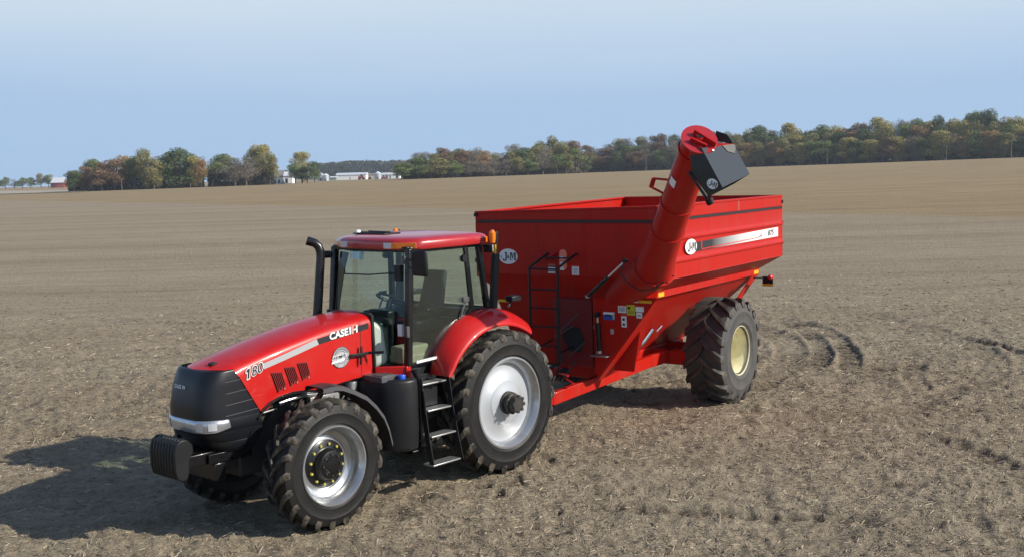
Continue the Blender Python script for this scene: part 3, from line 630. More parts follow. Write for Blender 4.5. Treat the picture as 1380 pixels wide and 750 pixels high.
b = MB(); b.bar((1.79, -.43, 2.315), (1.79, .43, 2.315), .05, .05); b.bar((1.79, .445, 2.32), (1.79, .46, 1.60), .045, .035, (0, 1, 0)); b.build('hood_seal', blk, T_, bevel=.015)
b = MB(); b.box((.95, .35, 1.63), (1.42, .60, 1.86)); b.box((1.0, .30, 1.62), (1.40, .62, 1.75)); b.build('floor_console', tan, T_, bevel=.03)
b = MB(); b.box((.20, -.60, 1.62), (.30, .55, 2.1)); b.box((.35, -.66, 1.62), (1.0, -.42, 2.22)); b.build('side_console', blk, T_, bevel=.03)
# interior mirror, wiper, curtain bar
b = MB(); b.hexa([(1.36, -.44, 2.98), (1.37, -.42, 2.98), (1.36, -.18, 2.96), (1.35, -.18, 2.96), (1.34, -.44, 3.10), (1.35, -.42, 3.10), (1.34, -.18, 3.09), (1.33, -.18, 3.09)]); b.build('interior_mirror', lens, T_)
b = MB(); b.tube([(1.55, .66, 2.84), (1.60, .2, 2.80), (1.58, -.30, 2.79), (1.56, -.33, 2.86)], .009, 6); b.box((1.40, .52, 2.72), (1.45, .64, 2.92)); b.build('wiper', blk, T_)
b = MB(); b.tube([(1.30, -.62, 3.05), (1.36, -.64, 2.8), (1.42, -.66, 2.4), (1.45, -.66, 2.2)], [.06, .05, .035, .03], 10); b.build('interior_trim', blk, T_)
# outside mirror
b = MB(); b.hexa([(1.40, .86, 2.80), (1.47, .86, 2.80), (1.44, 1.10, 2.79), (1.38, 1.10, 2.79), (1.41, .86, 3.12), (1.48, .86, 3.12), (1.45, 1.10, 3.12), (1.39, 1.10, 3.12)])
om = b.build('mirror', blk, T_, bevel=.03, seg=3)
b = MB(); b.bar((1.42, .74, 3.0), (1.46, .90, 3.0), .03, .03); b.bar((1.42, .76, 2.9), (1.46, .88, 2.9), .02, .02); b.build('mirror_arm', blk, om)
# -- rear fenders
for s in (1, -1):
    rows = []
    for i in range(19):
        ad_ = 30+(124-30)*i/18; a = math.radians(ad_); ri = float(np.interp(ad_, [30, 45, 65, 124], [1.17, 1.27, 1.34, 1.34])); ro = 1.135
        def P(r, y): return (.10+r*math.cos(a), s*y, .90+r*math.sin(a))
        rows.append([P(ri-.10, .74), P(ri-.02, .745), P(ri, .78), P(ri-.012, .86), P(ri*.7+ro*.3+.01, .96), P(ri*.35+ro*.65+.015, 1.05), P(ro+.03, 1.105), P(ro, 1.12), P(ro-.02, 1.115)])
    MB().grid(rows).build('rear_fender', red, T_, ang=50, solid=.012)
    b = MB()
    # marker post behind the cab
    b.bar((.04, s*.93, 2.24), (-.02, s*.95, 2.98), .11, .09); b.bar((-.02, s*.95, 2.9), (-.02, s*.97, 3.28), .05, .05)
    pst = b.build('marker_post', blk, T_, bevel=.02)
    MB().box((.008, min(s*.95, s*.99), 2.93), (.022, max(s*.95, s*.99), 3.10)).build('amber_reflector', yel2, pst)
    MB().lathe([(.001, -.06), (.035, -.055), (.045, 0), (.045, .08), (.02, .115), (.001, .12)], 16, 'z', (.045, s*.96, 3.18)).build('turn_signal', amber, pst)
    b = MB(); b.box((-.42, min(s*.92, s*1.05), 2.30), (-.22, max(s*.92, s*1.05), 2.38)); b.bar((-.2, s*.98, 2.22), (-.28, s*.98, 2.32), .03, .03); b.build('work_light', blk, T_, bevel=.015)
# -- wheels
def front_wheel(s):
    w = thing('front_wheel', '', '', (3.05, s*.955, .745)); del w['label']; del w['category']; w.parent = T_
    if s < 0: pass
    make_tyre(w, .770, .40, .445, 21, .056, 1, rub, lugm, .054)
    R_ = MB().lathe([(.455, .165), (.475, .182), (.468, .198), (.452, .198), (.436, .175), (.425, .155), (.402, .12), (.395, .06), (.392, .02), (.36, -.0), (.33, -.01), (.30, .00), (.27, .005), (.0005, .005)], 64)
    if s < 0: R_.v = [(x, -y, z) for x, y, z in R_.v]
    rim = R_.build('rim', silver, w)
    b = MB().lathe([(.285, -.02), (.285, .012), (.27, .022), (.20, .028), (.185, .035), (.175, .11), (.165, .125), (.15, .13), (.10, .135), (.09, .15), (.0005, .155)], 40)
    nuts = MB(); bolts = MB()
    for k in range(12):
        a = 2*PI*k/12+.2; nuts.lathe([(.0005, .052), (.016, .050), (.017, .02)], 6, 'y', (.235*math.cos(a), 0, .235*math.sin(a)))
    for k in range(8):
        a = 2*PI*k/8; bolts.lathe([(.0005, .152), (.012, .15), (.012, .12)], 6, 'y', (.125*math.cos(a), 0, .125*math.sin(a)))
    for q in (b, nuts, bolts):
        if s < 0: q.v = [(x, -y, z) for x, y, z in q.v]
    hb = b.build('hub', blkg, w); nuts.build('wheel_nuts', yel, w); bolts.build('hub_bolts', iron, w)
def rear_wheel(s):
    w = thing('rear_wheel', '', '', (0, s*.93, .955)); del w['label']; del w['category']; w.parent = T_
    make_tyre(w, .987, .48, .595, 22, .064, 1, rub, lugm, .064)
    R_ = MB().lathe([(.60, .20), (.632, .212), (.628, .232), (.605, .235), (.588, .215), (.575, .19), (.545, .155), (.535, .10)], 72)
    D_ = MB().lathe([(.54, .10), (.50, .092), (.44, .105), (.30, .135), (.285, .15), (.27, .152), (.20, .165), (.12, .185), (.0005, .19)], 72)
    H_ = MB().lathe([(.155, .15), (.155, .21), (.125, .215), (.125, .25), (.14, .255), (.14, .29), (.115, .30), (.115, .36), (.10, .385), (.05, .39), (.0005, .39)], 32)
    N_ = MB()
    for k in range(8):
        a = 2*PI*k/8+.1; N_.lathe([(.0005, .30), (.015, .298), (.015, .25)], 6, 'y', (.135*math.cos(a), 0, .135*math.sin(a)))
        N_.box((.10*math.cos(a)-.02, .36, .10*math.sin(a)-.02), (.10*math.cos(a)+.02, .395, .10*math.sin(a)+.02))
    for k in range(10):
        a = 2*PI*k/10; D_.lathe([(.0005, .158), (.012, .155), (.012, .13)], 6, 'y', (.33*math.cos(a), -.028, .33*math.sin(a)))
    for q in (R_, D_, H_, N_):
        if s < 0: q.v = [(x, -y, z) for x, y, z in q.v]
    R_.build('rim', silver, w); D_.build('wheel_disc', bpy.data.materials.get('white_silver') or mat('white_silver', (.50, .53, .57), .33, .35, .4, noise=(2.5, .35, (.36, .36, .36))), w); H_.build('hub', iron, w, ang=30); N_.build('hub_bolts', iron, w)
for s in (1, -1): front_wheel(s); rear_wheel(s)
# -- front fenders
for s in (1, -1):
    P = [(3.08, 1.635), (2.90, 1.64), (2.78, 1.62), (2.62, 1.55), (2.42, 1.44), (2.27, 1.30), (2.16, 1.16), (2.09, 1.0), (2.04, .80)]
    rows = []
    for x, z in P: rows.append([(x, s*.68, z-.05), (x, s*.70, z+.002), (x, s*.74, z+.012), (x, s*.98, z+.012), (x, s*1.02, z), (x+.01, s*1.03, z-.035)])
    ff = MB().grid(rows).build('front_fender', blk, T_, solid=.008, ang=40)
    b = MB(); b.grid([[(x+.0, s*1.024, z+.002), (x+.004, s*1.040, z-.006), (x+.012, s*1.040, z-.05)] for x, z in P]); b.build('fender_lip', greyed, ff, solid=.004)
    b = MB(); b.bar((2.85, s*.35, 1.1), (2.85, s*.75, 1.58), .05, .05); b.bar((2.95, s*.75, 1.6), (2.6, s*.75, 1.52), .04, .03); b.build('fender_bracket', iron, ff)
# -- fuel tank, steps
for s in (1, -1):
    pl = [(1.54, .62), (1.54, .985), (1.60, 1.0), (1.72, .99), (1.86, .90), (1.96, .74), (2.02, .52), (2.02, .36), (1.54, .36)]
    def sec(z, k=1.0, dx=0): return [(1.54+(x-1.54)*k+dx, s*(.36+(y-.36)*k), z) for x, y in pl]
    b = MB().grid([sec(.60, .90), sec(.63, .96), sec(.9), sec(1.42), sec(1.50, .98), sec(1.525, .93)], closed=True); n = len(pl); b.f += [tuple(range(n)), tuple(5*n+i for i in range(n))]
    tk = b.build('fuel_tank', blk, T_, bevel=.012)
    if s == 1:
        MB().lathe([(.05, -.0), (.052, .035), (.045, .05), (.0005, .052)], 20, 'z', (1.70, .86, 1.525)).build('fuel_cap', blue, tk)
        b = MB(); b.box((1.70, .45, 1.50), (1.98, .80, 1.575)); b.box((1.74, .60, 1.57), (1.95, .78, 1.585)); b.build('battery_cover', greyed, tk, bevel=.01)
        MB().tube([(1.45, .93, .62), (1.46, .93, 1.45), (1.50, .90, 1.60)], .045, 16).build('filler_pipe', blkg, tk)
        MB().lathe([(.06, 0), (.06, .04), (.03, .05), (.0005, .05)], 16, 'z', (1.49, .90, 1.58)).build('filler_neck', blk, tk)
        b = MB(); b.box((1.60, .99, .60), (1.68, 1.01, .607)); b.build('tank_strap', steel, tk)
        rows_ = [(1.42, .86, .97, 1.02, 1.44), (1.09, .93, 1.05, 1.02, 1.44), (.76, .98, 1.10, 1.00, 1.44), (.41, 1.04, 1.17, 1.00, 1.49)]
        st = MB()
        for x_ in (.985, 1.475):
            L = [(x_, .99, 1.50), (x_, 1.05, 1.08), (x_ if x_ > 1.2 else x_-.02, 1.10, .74), (x_ if x_ > 1.2 else x_-.04, 1.17, .38)]
            for a_, b_ in zip(L[:-1], L[1:]): st.bar(a_, b_, .16, .014, (1, 0, 0)) if False else st.hexa([(a_[0]-.007, a_[1]-.09, a_[2]), (a_[0]+.007, a_[1]-.09, a_[2]), (a_[0]+.007, a_[1], a_[2]), (a_[0]-.007, a_[1], a_[2]), (b_[0]-.007, b_[1]-.08, b_[2]), (b_[0]+.007, b_[1]-.08, b_[2]), (b_[0]+.007, b_[1], b_[2]), (b_[0]-.007, b_[1], b_[2])])
        st.box((1.0, .70, .9), (1.42, .76, 1.5)); st.box((1.08, .80, 1.10), (1.38, .86, 1.38)); lad = st.build('access_steps', blk, T_, bevel=.004)
        for z, y0, y1, x0, x1 in rows_:
            q = MB(); q.box((x0, y0-.06, z-.02), (x1, y1, z))
            t_ = q.build('step', steel, lad, bevel=.004)
        MB().tube([(1.49, 1.0, 1.36), (1.50, 1.04, 1.34), (1.50, 1.06, 1.10), (1.49, 1.04, 1.06)], .012, 8).build('grab_rail', blk, lad)

# ------------------------------------------------------------------ GRAIN CART
KY = 4.11707
cart = thing('grain_cart', 'big red grain cart with raised unloading auger, towed behind the tractor', 'grain cart', (2.5081, 20.06713, 0), KY)
K_ = cart
XF, XR, YW = 3.03, -2.15, 1.68
ZT = 3.49
# side wall profiles, extruded lengthwise
prof = [(YW, ZT), (YW+.0, 3.30), (YW-.012, 3.296), (YW-.012, 3.245), (YW, 3.24), (YW, 3.04), (YW+.004, 3.02), (YW+.028, 2.985), (YW+.028, 2.955), (YW, 2.945), (YW, 2.70), (YW+.004, 2.68), (YW+.028, 2.635), (YW+.028, 2.605), (YW, 2.595), (YW, 2.375)]
for s in (1, -1):
    b = MB(); x0 = XR; x1 = XF
    top = lambda x: ZT-(0 if s == 1 else .07*(x-XR)/(XF-XR))
    b.grid([[(x, s*y, z if i else top(x)) for i, (y, z) in enumerate(prof)] for x in (x0, .5, x1)])
    sp = b.build('side_panel', redc, K_, ang=25, solid=.02)
    b = MB(); b.bar((XR, s*(YW-.02), ZT+.0), (XF, s*(YW-.02), top(XF)), .07, .035); b.build('top_rail', redc, sp, bevel=.006)
    b = MB(); b.add([(x, s*(YW-.006), z) for x, z in ((XR+.01, 3.292), (XF-.02, 3.292), (XF-.02, 3.249), (XR+.01, 3.249))], [(0, 1, 2, 3)]); b.build('joint_seal', txtm, sp)
    b = MB(); b.box((-.074, min(s*YW, s*(YW+.006)), 3.30), (-.064, max(s*YW, s*(YW+.006)), ZT-.01)); b.build('panel_joint', mat('pale_weld', (.62, .35, .33), .5) if 'pale_weld' not in bpy.data.materials else bpy.data.materials['pale_weld'], sp)
    # sloped shoulder, lower rail and hopper side
    b = MB(); b.plate([(XR, s*YW, 2.372), (XF, s*YW, 2.372), (2.94, s*1.30, 2.135), (-1.90, s*1.30, 2.135)], .018); b.build('sloped_shoulder', redc, K_)
    b = MB(); b.box((-1.90, min(s*1.26, s*1.325), 2.03), (2.92, max(s*1.26, s*1.325), 2.145)); lr = b.build('side_rail', redc, K_, bevel=.008)
    b = MB(); b.plate([(2.88, s*1.275, 2.04), (-1.86, s*1.275, 2.04), (-.75, s*.33, .96), (2.60, s*.33, .96)], .018); b.build('hopper_side', redc, K_)
    for xx, ww in ((2.24, .20), (-1.74, .22)):
        MB().box((xx-ww/2, min(s*1.326, s*1.33), 2.05), (xx+ww/2, max(s*1.326, s*1.33), 2.115)).build('side_reflector', yel2, lr)
b = MB()
fp = [(XF, ZT), (XF, 3.30), (XF-.012, 3.296), (XF-.012, 3.245), (XF, 3.24), (XF, 2.42)]
FZ = lambda y: ZT-.07*(1-(y+YW)/(2*YW))
b.grid([[(x, y, z if i else FZ(y)) for i, (x, z) in enumerate(fp)] for y in (-YW, 0, YW)]); fpn = b.build('front_panel', redc, K_, ang=25, solid=.02)
b = MB(); b.bar((XF-.02, -YW, FZ(-YW)), (XF-.02, YW, FZ(YW)), .07, .035); b.build('top_rail', redc, fpn, bevel=.006)
b = MB(); b.add([(XF-.005, y, z) for y, z in ((-YW, 3.292), (YW, 3.292), (YW, 3.249), (-YW, 3.249))], [(0, 1, 2, 3)]); b.build('joint_seal', txtm, fpn)
b = MB(); b.plate([(XF, -YW, 2.42), (XF, YW, 2.42), (2.94, 1.42, 2.17), (2.94, -1.42, 2.17)], .018); b.build('sloped_shoulder', redc, K_)
b = MB(); b.plate([(2.94, -1.42, 2.17), (2.94, 1.42, 2.17), (2.66, 1.05, .90), (2.66, -1.05, .90)], .018); b.build('hopper_front', redc, K_)
b = MB(); b.grid([[(XR, y, z) for z in (ZT, 3.0, 2.37)] for y in (-YW, 0, YW)]); b.build('rear_panel', redc, K_, solid=-.02)
b = MB(); b.bar((XR+.02, -YW, ZT), (XR+.02, YW, ZT), .07, .035); b.plate([(XR, -YW, 2.37), (XR, YW, 2.37), (-1.91, 1.30, 2.14), (-1.91, -1.30, 2.14)], .018); b.plate([(-1.90, -1.28, 2.13), (-1.90, 1.28, 2.13), (-.75, .33, .96), (-.75, -.33, .96)], .018); b.build('hopper_rear', redc, K_)
b = MB(); b.box((-.6, -.36, .72), (2.62, .36, .96)); b.build('sump', redc, K_, bevel=.02)
b = MB()
for s in (1, -1):
    for x, y in ((XF+.005, s*(YW-.01)), (XR-.005, s*(YW-.01))):
        for z in (2.99, 2.62, 3.38): b.box((x-.02, y-.025, z-.03), (x+.02, y+.03, z+.03))
b.build('corner_bolts', blk, K_, bevel=.004)
# weather streaks inside: tank ladder and braces seen over the rim
b = MB(); b.bar((.4, -YW+.03, 3.1), (.4, YW-.03, 3.1), .06, .06); b.bar((1.9, -YW+.03, 3.0), (1.9, YW-.03, 3.0), .06, .06); b.build('cross_brace', redc, K_)
b = MB()
for y in (-1.28, -.45, .42, 1.05): b.box((XF-.002, y-.004, 2.43), (XF+.003, y+.004, 3.235))
b.build('weld_seam', bpy.data.materials['weld_red'] if 'weld_red' in bpy.data.materials else mat('weld_red', (.22, .012, .01), .6), fpn)
# logos
def fplane(cx, cy, cz, axis, off):
    if axis == 'front': return lambda u, v: Vector((cx+off, cy+u, cz+v))
    return lambda u, v: Vector((cx-u, cy+off, cz+v))
def jm(parent, f, f2, ru, rv):
    d_ = disc2(f, ru, rv).build('round_logo', white, parent)
    def glyph(pts): return [f2(u*ru, v*rv) for u, v in pts]
    b = MB()
    J = [(-.30, .55), (-.10, .55), (-.10, .43), (-.15, .43), (-.15, -.35), (-.20, -.52), (-.32, -.62), (-.52, -.60), (-.60, -.42), (-.52, -.30), (-.42, -.36), (-.40, -.48), (-.33, -.48), (-.29, -.36), (-.29, .43), (-.36, .43), (-.36, .55)]
    b.add(glyph(J), [tuple(range(len(J)))])
    for P in ([(.20, .55), (.36, .55), (.36, -.50), (.20, -.50)][:0], [(.18, .50), (.32, .50), (.32, .40), (.30, .40), (.30, -.42), (.33, -.42), (.33, -.52), (.16, -.52), (.16, -.42), (.22, -.42), (.22, .40), (.18, .40)],
              [(.28, .50), (.42, .50), (.53, -.15), (.48, -.45)], [(.53, -.15), (.66, .50), (.60, .50), (.48, -.42)],
              [(.60, .50), (.84, .50), (.84, .40), (.80, .40), (.80, -.42), (.84, -.42), (.84, -.52), (.60, -.52), (.60, -.42), (.65, -.42), (.65, .40), (.60, .40)]):
        if P: b.add(glyph(P), [tuple(range(len(P)))])
    b.build('logo_letters', txtm, d_)
    text('logo_letters', '&', txtm, d_, lambda u, v: f2(u+.03*ru, v-.05*rv), .45*rv, .01)
    b = MB(); b.add(glyph([(-.78, .05), (-.66, .12), (-.66, -.30), (-.72, -.30), (-.72, 0)]), [(0, 1, 2, 3, 4)]); b.build('logo_letters', txtm, d_)
jm(fpn, fplane(XF, -1.035, 2.70, 'front', .006), fplane(XF, -1.035, 2.70, 'front', .010), .185, .125)
sp_l = [o for o in K_.children if o.name.startswith('side_panel')][0]
jm(sp_l, fplane(1.935, YW, 2.82, 'side', .031), fplane(1.935, YW, 2.82, 'side', .034), .215, .122)
# gradient stripe with the model number
def gradmat():
    M = bpy.data.materials.new('stripe_black_to_white'); M.use_nodes = True; nt = M.node_tree; bs = nt.nodes['Principled BSDF']; bs.inputs['Roughness'].default_value = .4
    t = nt.nodes.new('ShaderNodeTexCoord'); sx = nt.nodes.new('ShaderNodeSeparateXYZ'); nt.links.new(t.outputs['Object'], sx.inputs[0])
    r = nt.nodes.new('ShaderNodeMapRange'); r.inputs['From Min'].default_value = 1.1; r.inputs['From Max'].default_value = -.75; nt.links.new(sx.outputs['X'], r.inputs['Value'])
    c = nt.nodes.new('ShaderNodeValToRGB'); c.color_ramp.elements[0].color = (.025, .025, .028, 1); c.color_ramp.elements[1].color = (.8, .8, .8, 1); nt.links.new(r.outputs[0], c.inputs[0]); nt.links.new(c.outputs[0], bs.inputs['Base Color']); return M
gm_ = gradmat()
def sidepoly(pts, off, nm, m_, par):
    return MB().add([(x, YW+off, z) for x, z in pts], [tuple(range(len(pts)))]).build(nm, m_, par)
gs = sidepoly([(1.72, 2.875), (1.72, 2.725), (-1.93, 2.745), (-1.93, 2.915)], .005, 'model_stripe', gm_, sp_l)
b = MB()
for p_ in ([(1.50, 2.885), (1.47, 2.885), (1.47, 2.757), (1.50, 2.74)], [(1.50, 2.757), (1.50, 2.743), (-.95, 2.775), (-.95, 2.787)], [(-.95, 2.787), (-.95, 2.775), (-1.12, 2.80), (-1.12, 2.83), (-1.10, 2.83)]):
    b.add([(x, YW+.008, z) for x, z in p_], [tuple(range(len(p_)))])
b.build('stripe_outline', redtxt, gs)
text('model_number', '875', txtm, gs, fplane(-1.56, YW, 2.832, 'side', .009), .10, .02, .2, .30)
# decals on the front
def fdec(nm, m_, y0, y1, z0, z1, par=fpn, x=XF, off=.005):
    return MB().add([(x+off, y0, z0), (x+off, y1, z0), (x+off, y1, z1), (x+off, y0, z1)], [(0, 1, 2, 3)]).build(nm, m_, par)
def capsule(nm, m_, cy, cz, w, h, off):
    P = []
    for k in range(17):
        a = PI*k/16; P.append((w*math.cos(a), h-w+w*math.sin(a)))
    for k in range(17):
        a = PI+PI*k/16; P.append((w*math.cos(a), -(h-w)+w*math.sin(a)))
    return MB().add([(XF+off, cy+u, cz+v) for u, v in P], [tuple(range(len(P)))]).build(nm, m_, fpn)
od = capsule('oval_decal', orl, .01, 2.665, .072, .165, .005)
for z in (2.70, 2.61, 2.53): fdec('decal_text_block', white, -.045, .03, z-.028, z+.022, od, off=.008)
d1 = fdec('warning_decal', white, -.27, -.14, 2.45, 2.60); fdec('decal_header', redtxt, -.27, -.14, 2.575, 2.60, d1, off=.007); fdec('decal_bar', txtm, -.27, -.14, 2.545, 2.572, d1, off=.007); fdec('decal_bar', txtm, -.27, -.14, 2.475, 2.492, d1, off=.007)
d2 = fdec('warning_decal', white, .17, .30, 2.43, 2.585); fdec('decal_header', redtxt, .17, .30, 2.565, 2.585, d2, off=.007); fdec('decal_text_block', silv2, .20, .27, 2.45, 2.54, d2, off=.007)
fdec('front_reflector', yel2, -1.31, -1.12, 1.94, 1.98, x=2.95)
# front leg with the decal panel
b = MB(); b.plate([(3.17, 1.71, 2.14), (3.17, .62, 2.10), (3.10, .60, .90), (3.10, .66, .86)], .02); b.plate([(3.17, 1.71, 2.14), (3.17, .62, 2.10), (2.90, .62, 2.20), (2.90, 1.60, 2.20)], .012); b.plate([(3.17, .63, 2.10), (3.10, .61, .90), (2.6, .61, .90), (2.9, .62, 2.2)], .012); leg = b.build('auger_side_panel', redc, K_)
b = MB(); b.plate([(3.175, 1.72, 2.15), (3.08, .62, .80), (1.80, .62, .90)], .02); b.build('leg_gusset', redc, K_)
def pdec(nm, m_, y0, y1, z0, z1, par=leg, off=.014): return fdec(nm, m_, y0, y1, z0, z1, par, 3.025, off)
PX = lambda z: 3.10+.07*(z-.9)/1.24
def pd(nm, m_, y0, y1, z0, z1, off=.018, par=leg):
    return MB().add([(PX(z)+off, y+.07, z+.005) for y, z in ((y0, z0), (y1, z0), (y1, z1), (y0, z1))], [(0, 1, 2, 3)]).build(nm, m_, par)
q = pd('instruction_decal', white, .99, 1.13, 1.89, 2.01); pd('decal_header', redtxt, .99, 1.13, 1.995, 2.01, .021, q); pd('decal_text_block', silv2, 1.01, 1.11, 1.91, 1.98, .021, q)
q = pd('yellow_decal', yeltx, 1.14, 1.28, 1.86, 2.02); pd('decal_text_block', txtm, 1.16, 1.20, 1.95, 1.99, .021, q); pd('decal_text_block', mat('olive_print', (.36, .33, .03), .5), 1.16, 1.26, 1.88, 1.93, .021, q)
q = pd('warning_decal', white, 1.29, 1.43, 1.92, 2.01); pd('decal_header', redtxt, 1.29, 1.43, 1.995, 2.01, .021, q)
q = pd('warning_decal', white, 1.30, 1.40, 1.82, 1.91); pd('decal_text_block', silv2, 1.32, 1.38, 1.84, 1.88, .021, q)
q = pd('blue_decal', bluetx, .73, .93, 1.77, 1.89); pd('decal_bar', white, .73, .93, 1.85, 1.89, .021, q); pd('decal_text_block', txtm, .76, .86, 1.83, 1.855, .024, q); pd('decal_bar', silv2, .89, .93, 1.78, 1.87, .025, q)
q = pd('pictogram_decal', white, 1.04, 1.13, 1.67, 1.86); pd('decal_header', redtxt, 1.04, 1.13, 1.84, 1.88, .021, q); pd('pictogram', txtm, 1.06, 1.10, 1.77, 1.81, .021, q); pd('pictogram', txtm, 1.06, 1.10, 1.695, 1.73, .021, q)
pd('serial_plate', silv2, .84, .90, 1.55, 1.63); pd('front_reflector', yel2, 1.35, 1.57, 2.055, 2.095); pd('warning_decal', white, 1.235, 1.34, 2.055, 2.10)
# drive housing standing proud: the recess's shade put into its dark red paint
b = MB(); b.hexa([(2.80, -.14, 1.0), (3.10, -.14, 1.0), (3.10, .56, 1.0), (2.80, .56, 1.0), (2.92, -.14, 2.06), (3.12, -.14, 2.06), (3.12, .56, 2.06), (2.92, .56, 2.06)]); dh = b.build('drive_housing', mat('recess_shade_red', (.16, .006, .007), .5), K_, bevel=.01)
b = MB(); b.add([(3.118, .02, 1.45), (3.115, .12, 1.62), (3.118, .34, 1.62), (3.115, .42, 1.42), (3.11, .34, 1.22), (3.11, .14, 1.24)], [(0, 1, 2, 3, 4, 5)]); b.build('opening_shade', txtm, dh)  # flat black patch painting the dark inside of the opening
b = MB(); b.tube([(3.16, .0, 1.55), (3.15, .35, 1.85)], .010, 8); b.tube([(3.16, -.1, 1.45), (3.15, .25, 1.65)], .010, 8); b.tube([(3.16, .15, 1.15), (3.15, .45, 1.4)], .009, 8); b.build('hydraulic_hose', greyed, K_)
def cylinder(p0, p1, k=.55, r=.035):
    p0 = Vector(p0); p1 = Vector(p1); m_ = p0.lerp(p1, k); c_ = MB().tube([p0, m_], r, 16).build('hydraulic_cylinder', blkg, K_)
    MB().tube([m_, p1], r*.45, 12).build('piston_rod', chrome, c_); MB().tube([p1+Vector((-.04, 0, 0)), p1+Vector((.04, 0, 0))], r*1.0, 14).build('rod_eye', blk, c_); MB().lathe([(r*1.15, -.02), (r*1.15, .02)], 14, 'z', tuple(p0)).build('cylinder_clevis', steel, c_)
cylinder((3.40, .66, 2.15), (3.55, 1.40, 2.72), .55, .032)
cylinder((3.20, .73, 1.27), (3.22, .72, 1.85), .80, .040)
b = MB(); b.box((3.12, .60, 1.20), (3.26, .88, 1.215)); b.tube([(3.14, .64, 1.9), (3.14, .61, 1.62)], .012, 8); b.build('jack_foot', steel, K_)
# -- auger
b = MB(); b.tube([(3.00, .90, 2.08), (3.06, 1.06, 2.18), (3.14, 1.28, 2.30), (3.28, 1.56, 2.46), (3.38, 1.74, 2.57)], [.17, .21, .25, .275, .275], 32); b.build('auger_elbow', redc, K_, bevel=.01)
A0 = Vector((3.40, 1.80, 2.60)); A1 = Vector((4.98, 3.25, 4.40)); ad = (A1-A0).normalized()
aug = MB().tube([A0, A0+ad*.10, A0+ad*.4, A0+ad*.9, A1], [.285, .275, .250, .228, .212], 40).build('auger_tube', redc, K_, ang=40)
b = MB()
sdv = ad.cross(Vector((0, 0, 1))).normalized(); upv = sdv.cross(ad).normalized()
b.tube([A0-ad*.03, A0+ad*.015], .315, 40); b.build('hinge_flange', redc, aug, bevel=.006)
# end plate and bearing
b = MB(); b.tube([A1-ad*.005, A1+ad*.02], .235, 40); ep = b.build('end_plate', redr, aug)
b = MB(); b.tube([A1+ad*.02, A1+ad*.07], .05, 6); b.build('end_bearing', red, ep); 
b = MB(); nrm = ad; 
e1 = Vector((0, 1, 0)); e1 = (e1-ad*e1.dot(ad)).normalized(); e2 = ad.cross(e1)
b.bar(A1+ad*.03+e1*(-.10)+e2*.06, A1+ad*.03+e1*.22-e2*.02, .02, .12, ad); b.bar(A1+ad*.03-e1*.10-e2*.08, A1+ad*.03+e1*.12-e2*.10, .02, .10, ad); b.build('bearing_bracket', red, ep)
b = MB(); b.tube([A1+ad*.065, A1+ad*.078], .032, 14); b.build('shaft_end', blk, ep)
# lifting bracket on the tube
cb = A0+ad*1.62; bl = (-e1*.0+Vector((.35, -.85, .35))); bl = (bl-ad*bl.dot(ad)).normalized()
b = MB(); p1 = cb+bl*.20; p2 = cb+bl*.40+ad*.04; p3 = cb+bl*.40+ad*.22; p4 = cb+bl*.19+ad*.30
for a_, b_ in ((p1, p2), (p2, p3), (p3, p4)): b.bar(a_, b_, .06, .03)
b.build('lifting_bracket', redc, aug, bevel=.004)
for s__, r__ in ((.95, .232), (1.55, .226), (2.62, .220)):
    q_ = A0+ad*s__; MB().tube([q_-ad*.012, q_+ad*.012], r__+.012, 40).build('tube_band', redc, aug)
for k in range(12):
    a = 2*PI*k/12; o_ = A0+(e1*math.cos(a)+e2*math.sin(a))*.298; MB().tube([o_-ad*.05, o_+ad*.035], .012, 6).build('flange_bolt', iron, aug)
# sticker on the tube
def on_tube(s_, ang, rr_, off=.003):
    toc = Vector((.91, .416, 0)); toc = (toc-ad*toc.dot(ad)).normalized(); sd = ad.cross(toc).normalized()
    return A0+ad*s_+(toc*math.cos(ang)+sd*math.sin(ang))*(rr_+off)
b = MB(); rws = []
for s_ in (2.02, 2.16): rws.append([on_tube(s_, a, .226) for a in np.linspace(-.95, -.45, 6)])
b.grid(rws); b.build('warning_decal', white, aug)
b = MB(); rws = [[on_tube(s_, a, .38 if s_ < .1 else .37) for a in np.linspace(.3, .75, 5)] for s_ in (.06, .10)]; b.grid(rws)
# hose slung under the elbow
b = MB(); b.tube([(3.55, 1.38, 2.70), (3.58, 1.34, 2.55), (3.60, 1.46, 2.40), (3.64, 1.68, 2.30), (3.66, 1.90, 2.33), (3.60, 2.06, 2.44)], .011, 8); b.build('hydraulic_hose', hose, K_)
# -- spout
fA, fB, fC, fD, fE = (5.10, 3.16, 4.32), (5.10, 3.335, 4.295), (5.10, 3.61, 3.80), (5.10, 3.43, 3.69), (5.10, 3.19, 4.01)
bA, bB, bC, bD, bE = (4.66, 3.30, 4.36), (4.60, 3.55, 4.337), (4.60, 3.765, 3.955), (4.60, 3.56, 3.84), (4.66, 3.30, 4.05)
F_ = [fA, fB, fC, fD, fE]; B__ = [bA, bB, bC, bD, bE]
b = MB().add(F_+B__, [(0, 1, 2, 3, 4), (9, 8, 7, 6, 5)]); sph = b.build('discharge_spout', blkg, K_, solid=.010)
b = MB().add([fA, fB, bB, bA], [(0, 1, 2, 3)]); b.add([fE, fA, bA, bE], [(0, 1, 2, 3)]); b.build('spout_top', redc, sph, solid=.01)
b = MB(); b.plate([A1+Vector((.10, -.16, -.06)), Vector(fA)+Vector((0, 0, .008)), Vector(fB)+Vector((0, 0, .01)), Vector((4.74, 3.36, 4.415)), A1+Vector((-.14, .05, .02))], .012); b.build('head_plate', redr, aug)
b = MB(); b.plate([fB, fC, bC, bB], .012); b.build('spout_face', dkgl, sph)
b = MB(); b.plate([fD, fE, bE, bD], .01); b.build('spout_back', blkg, sph)
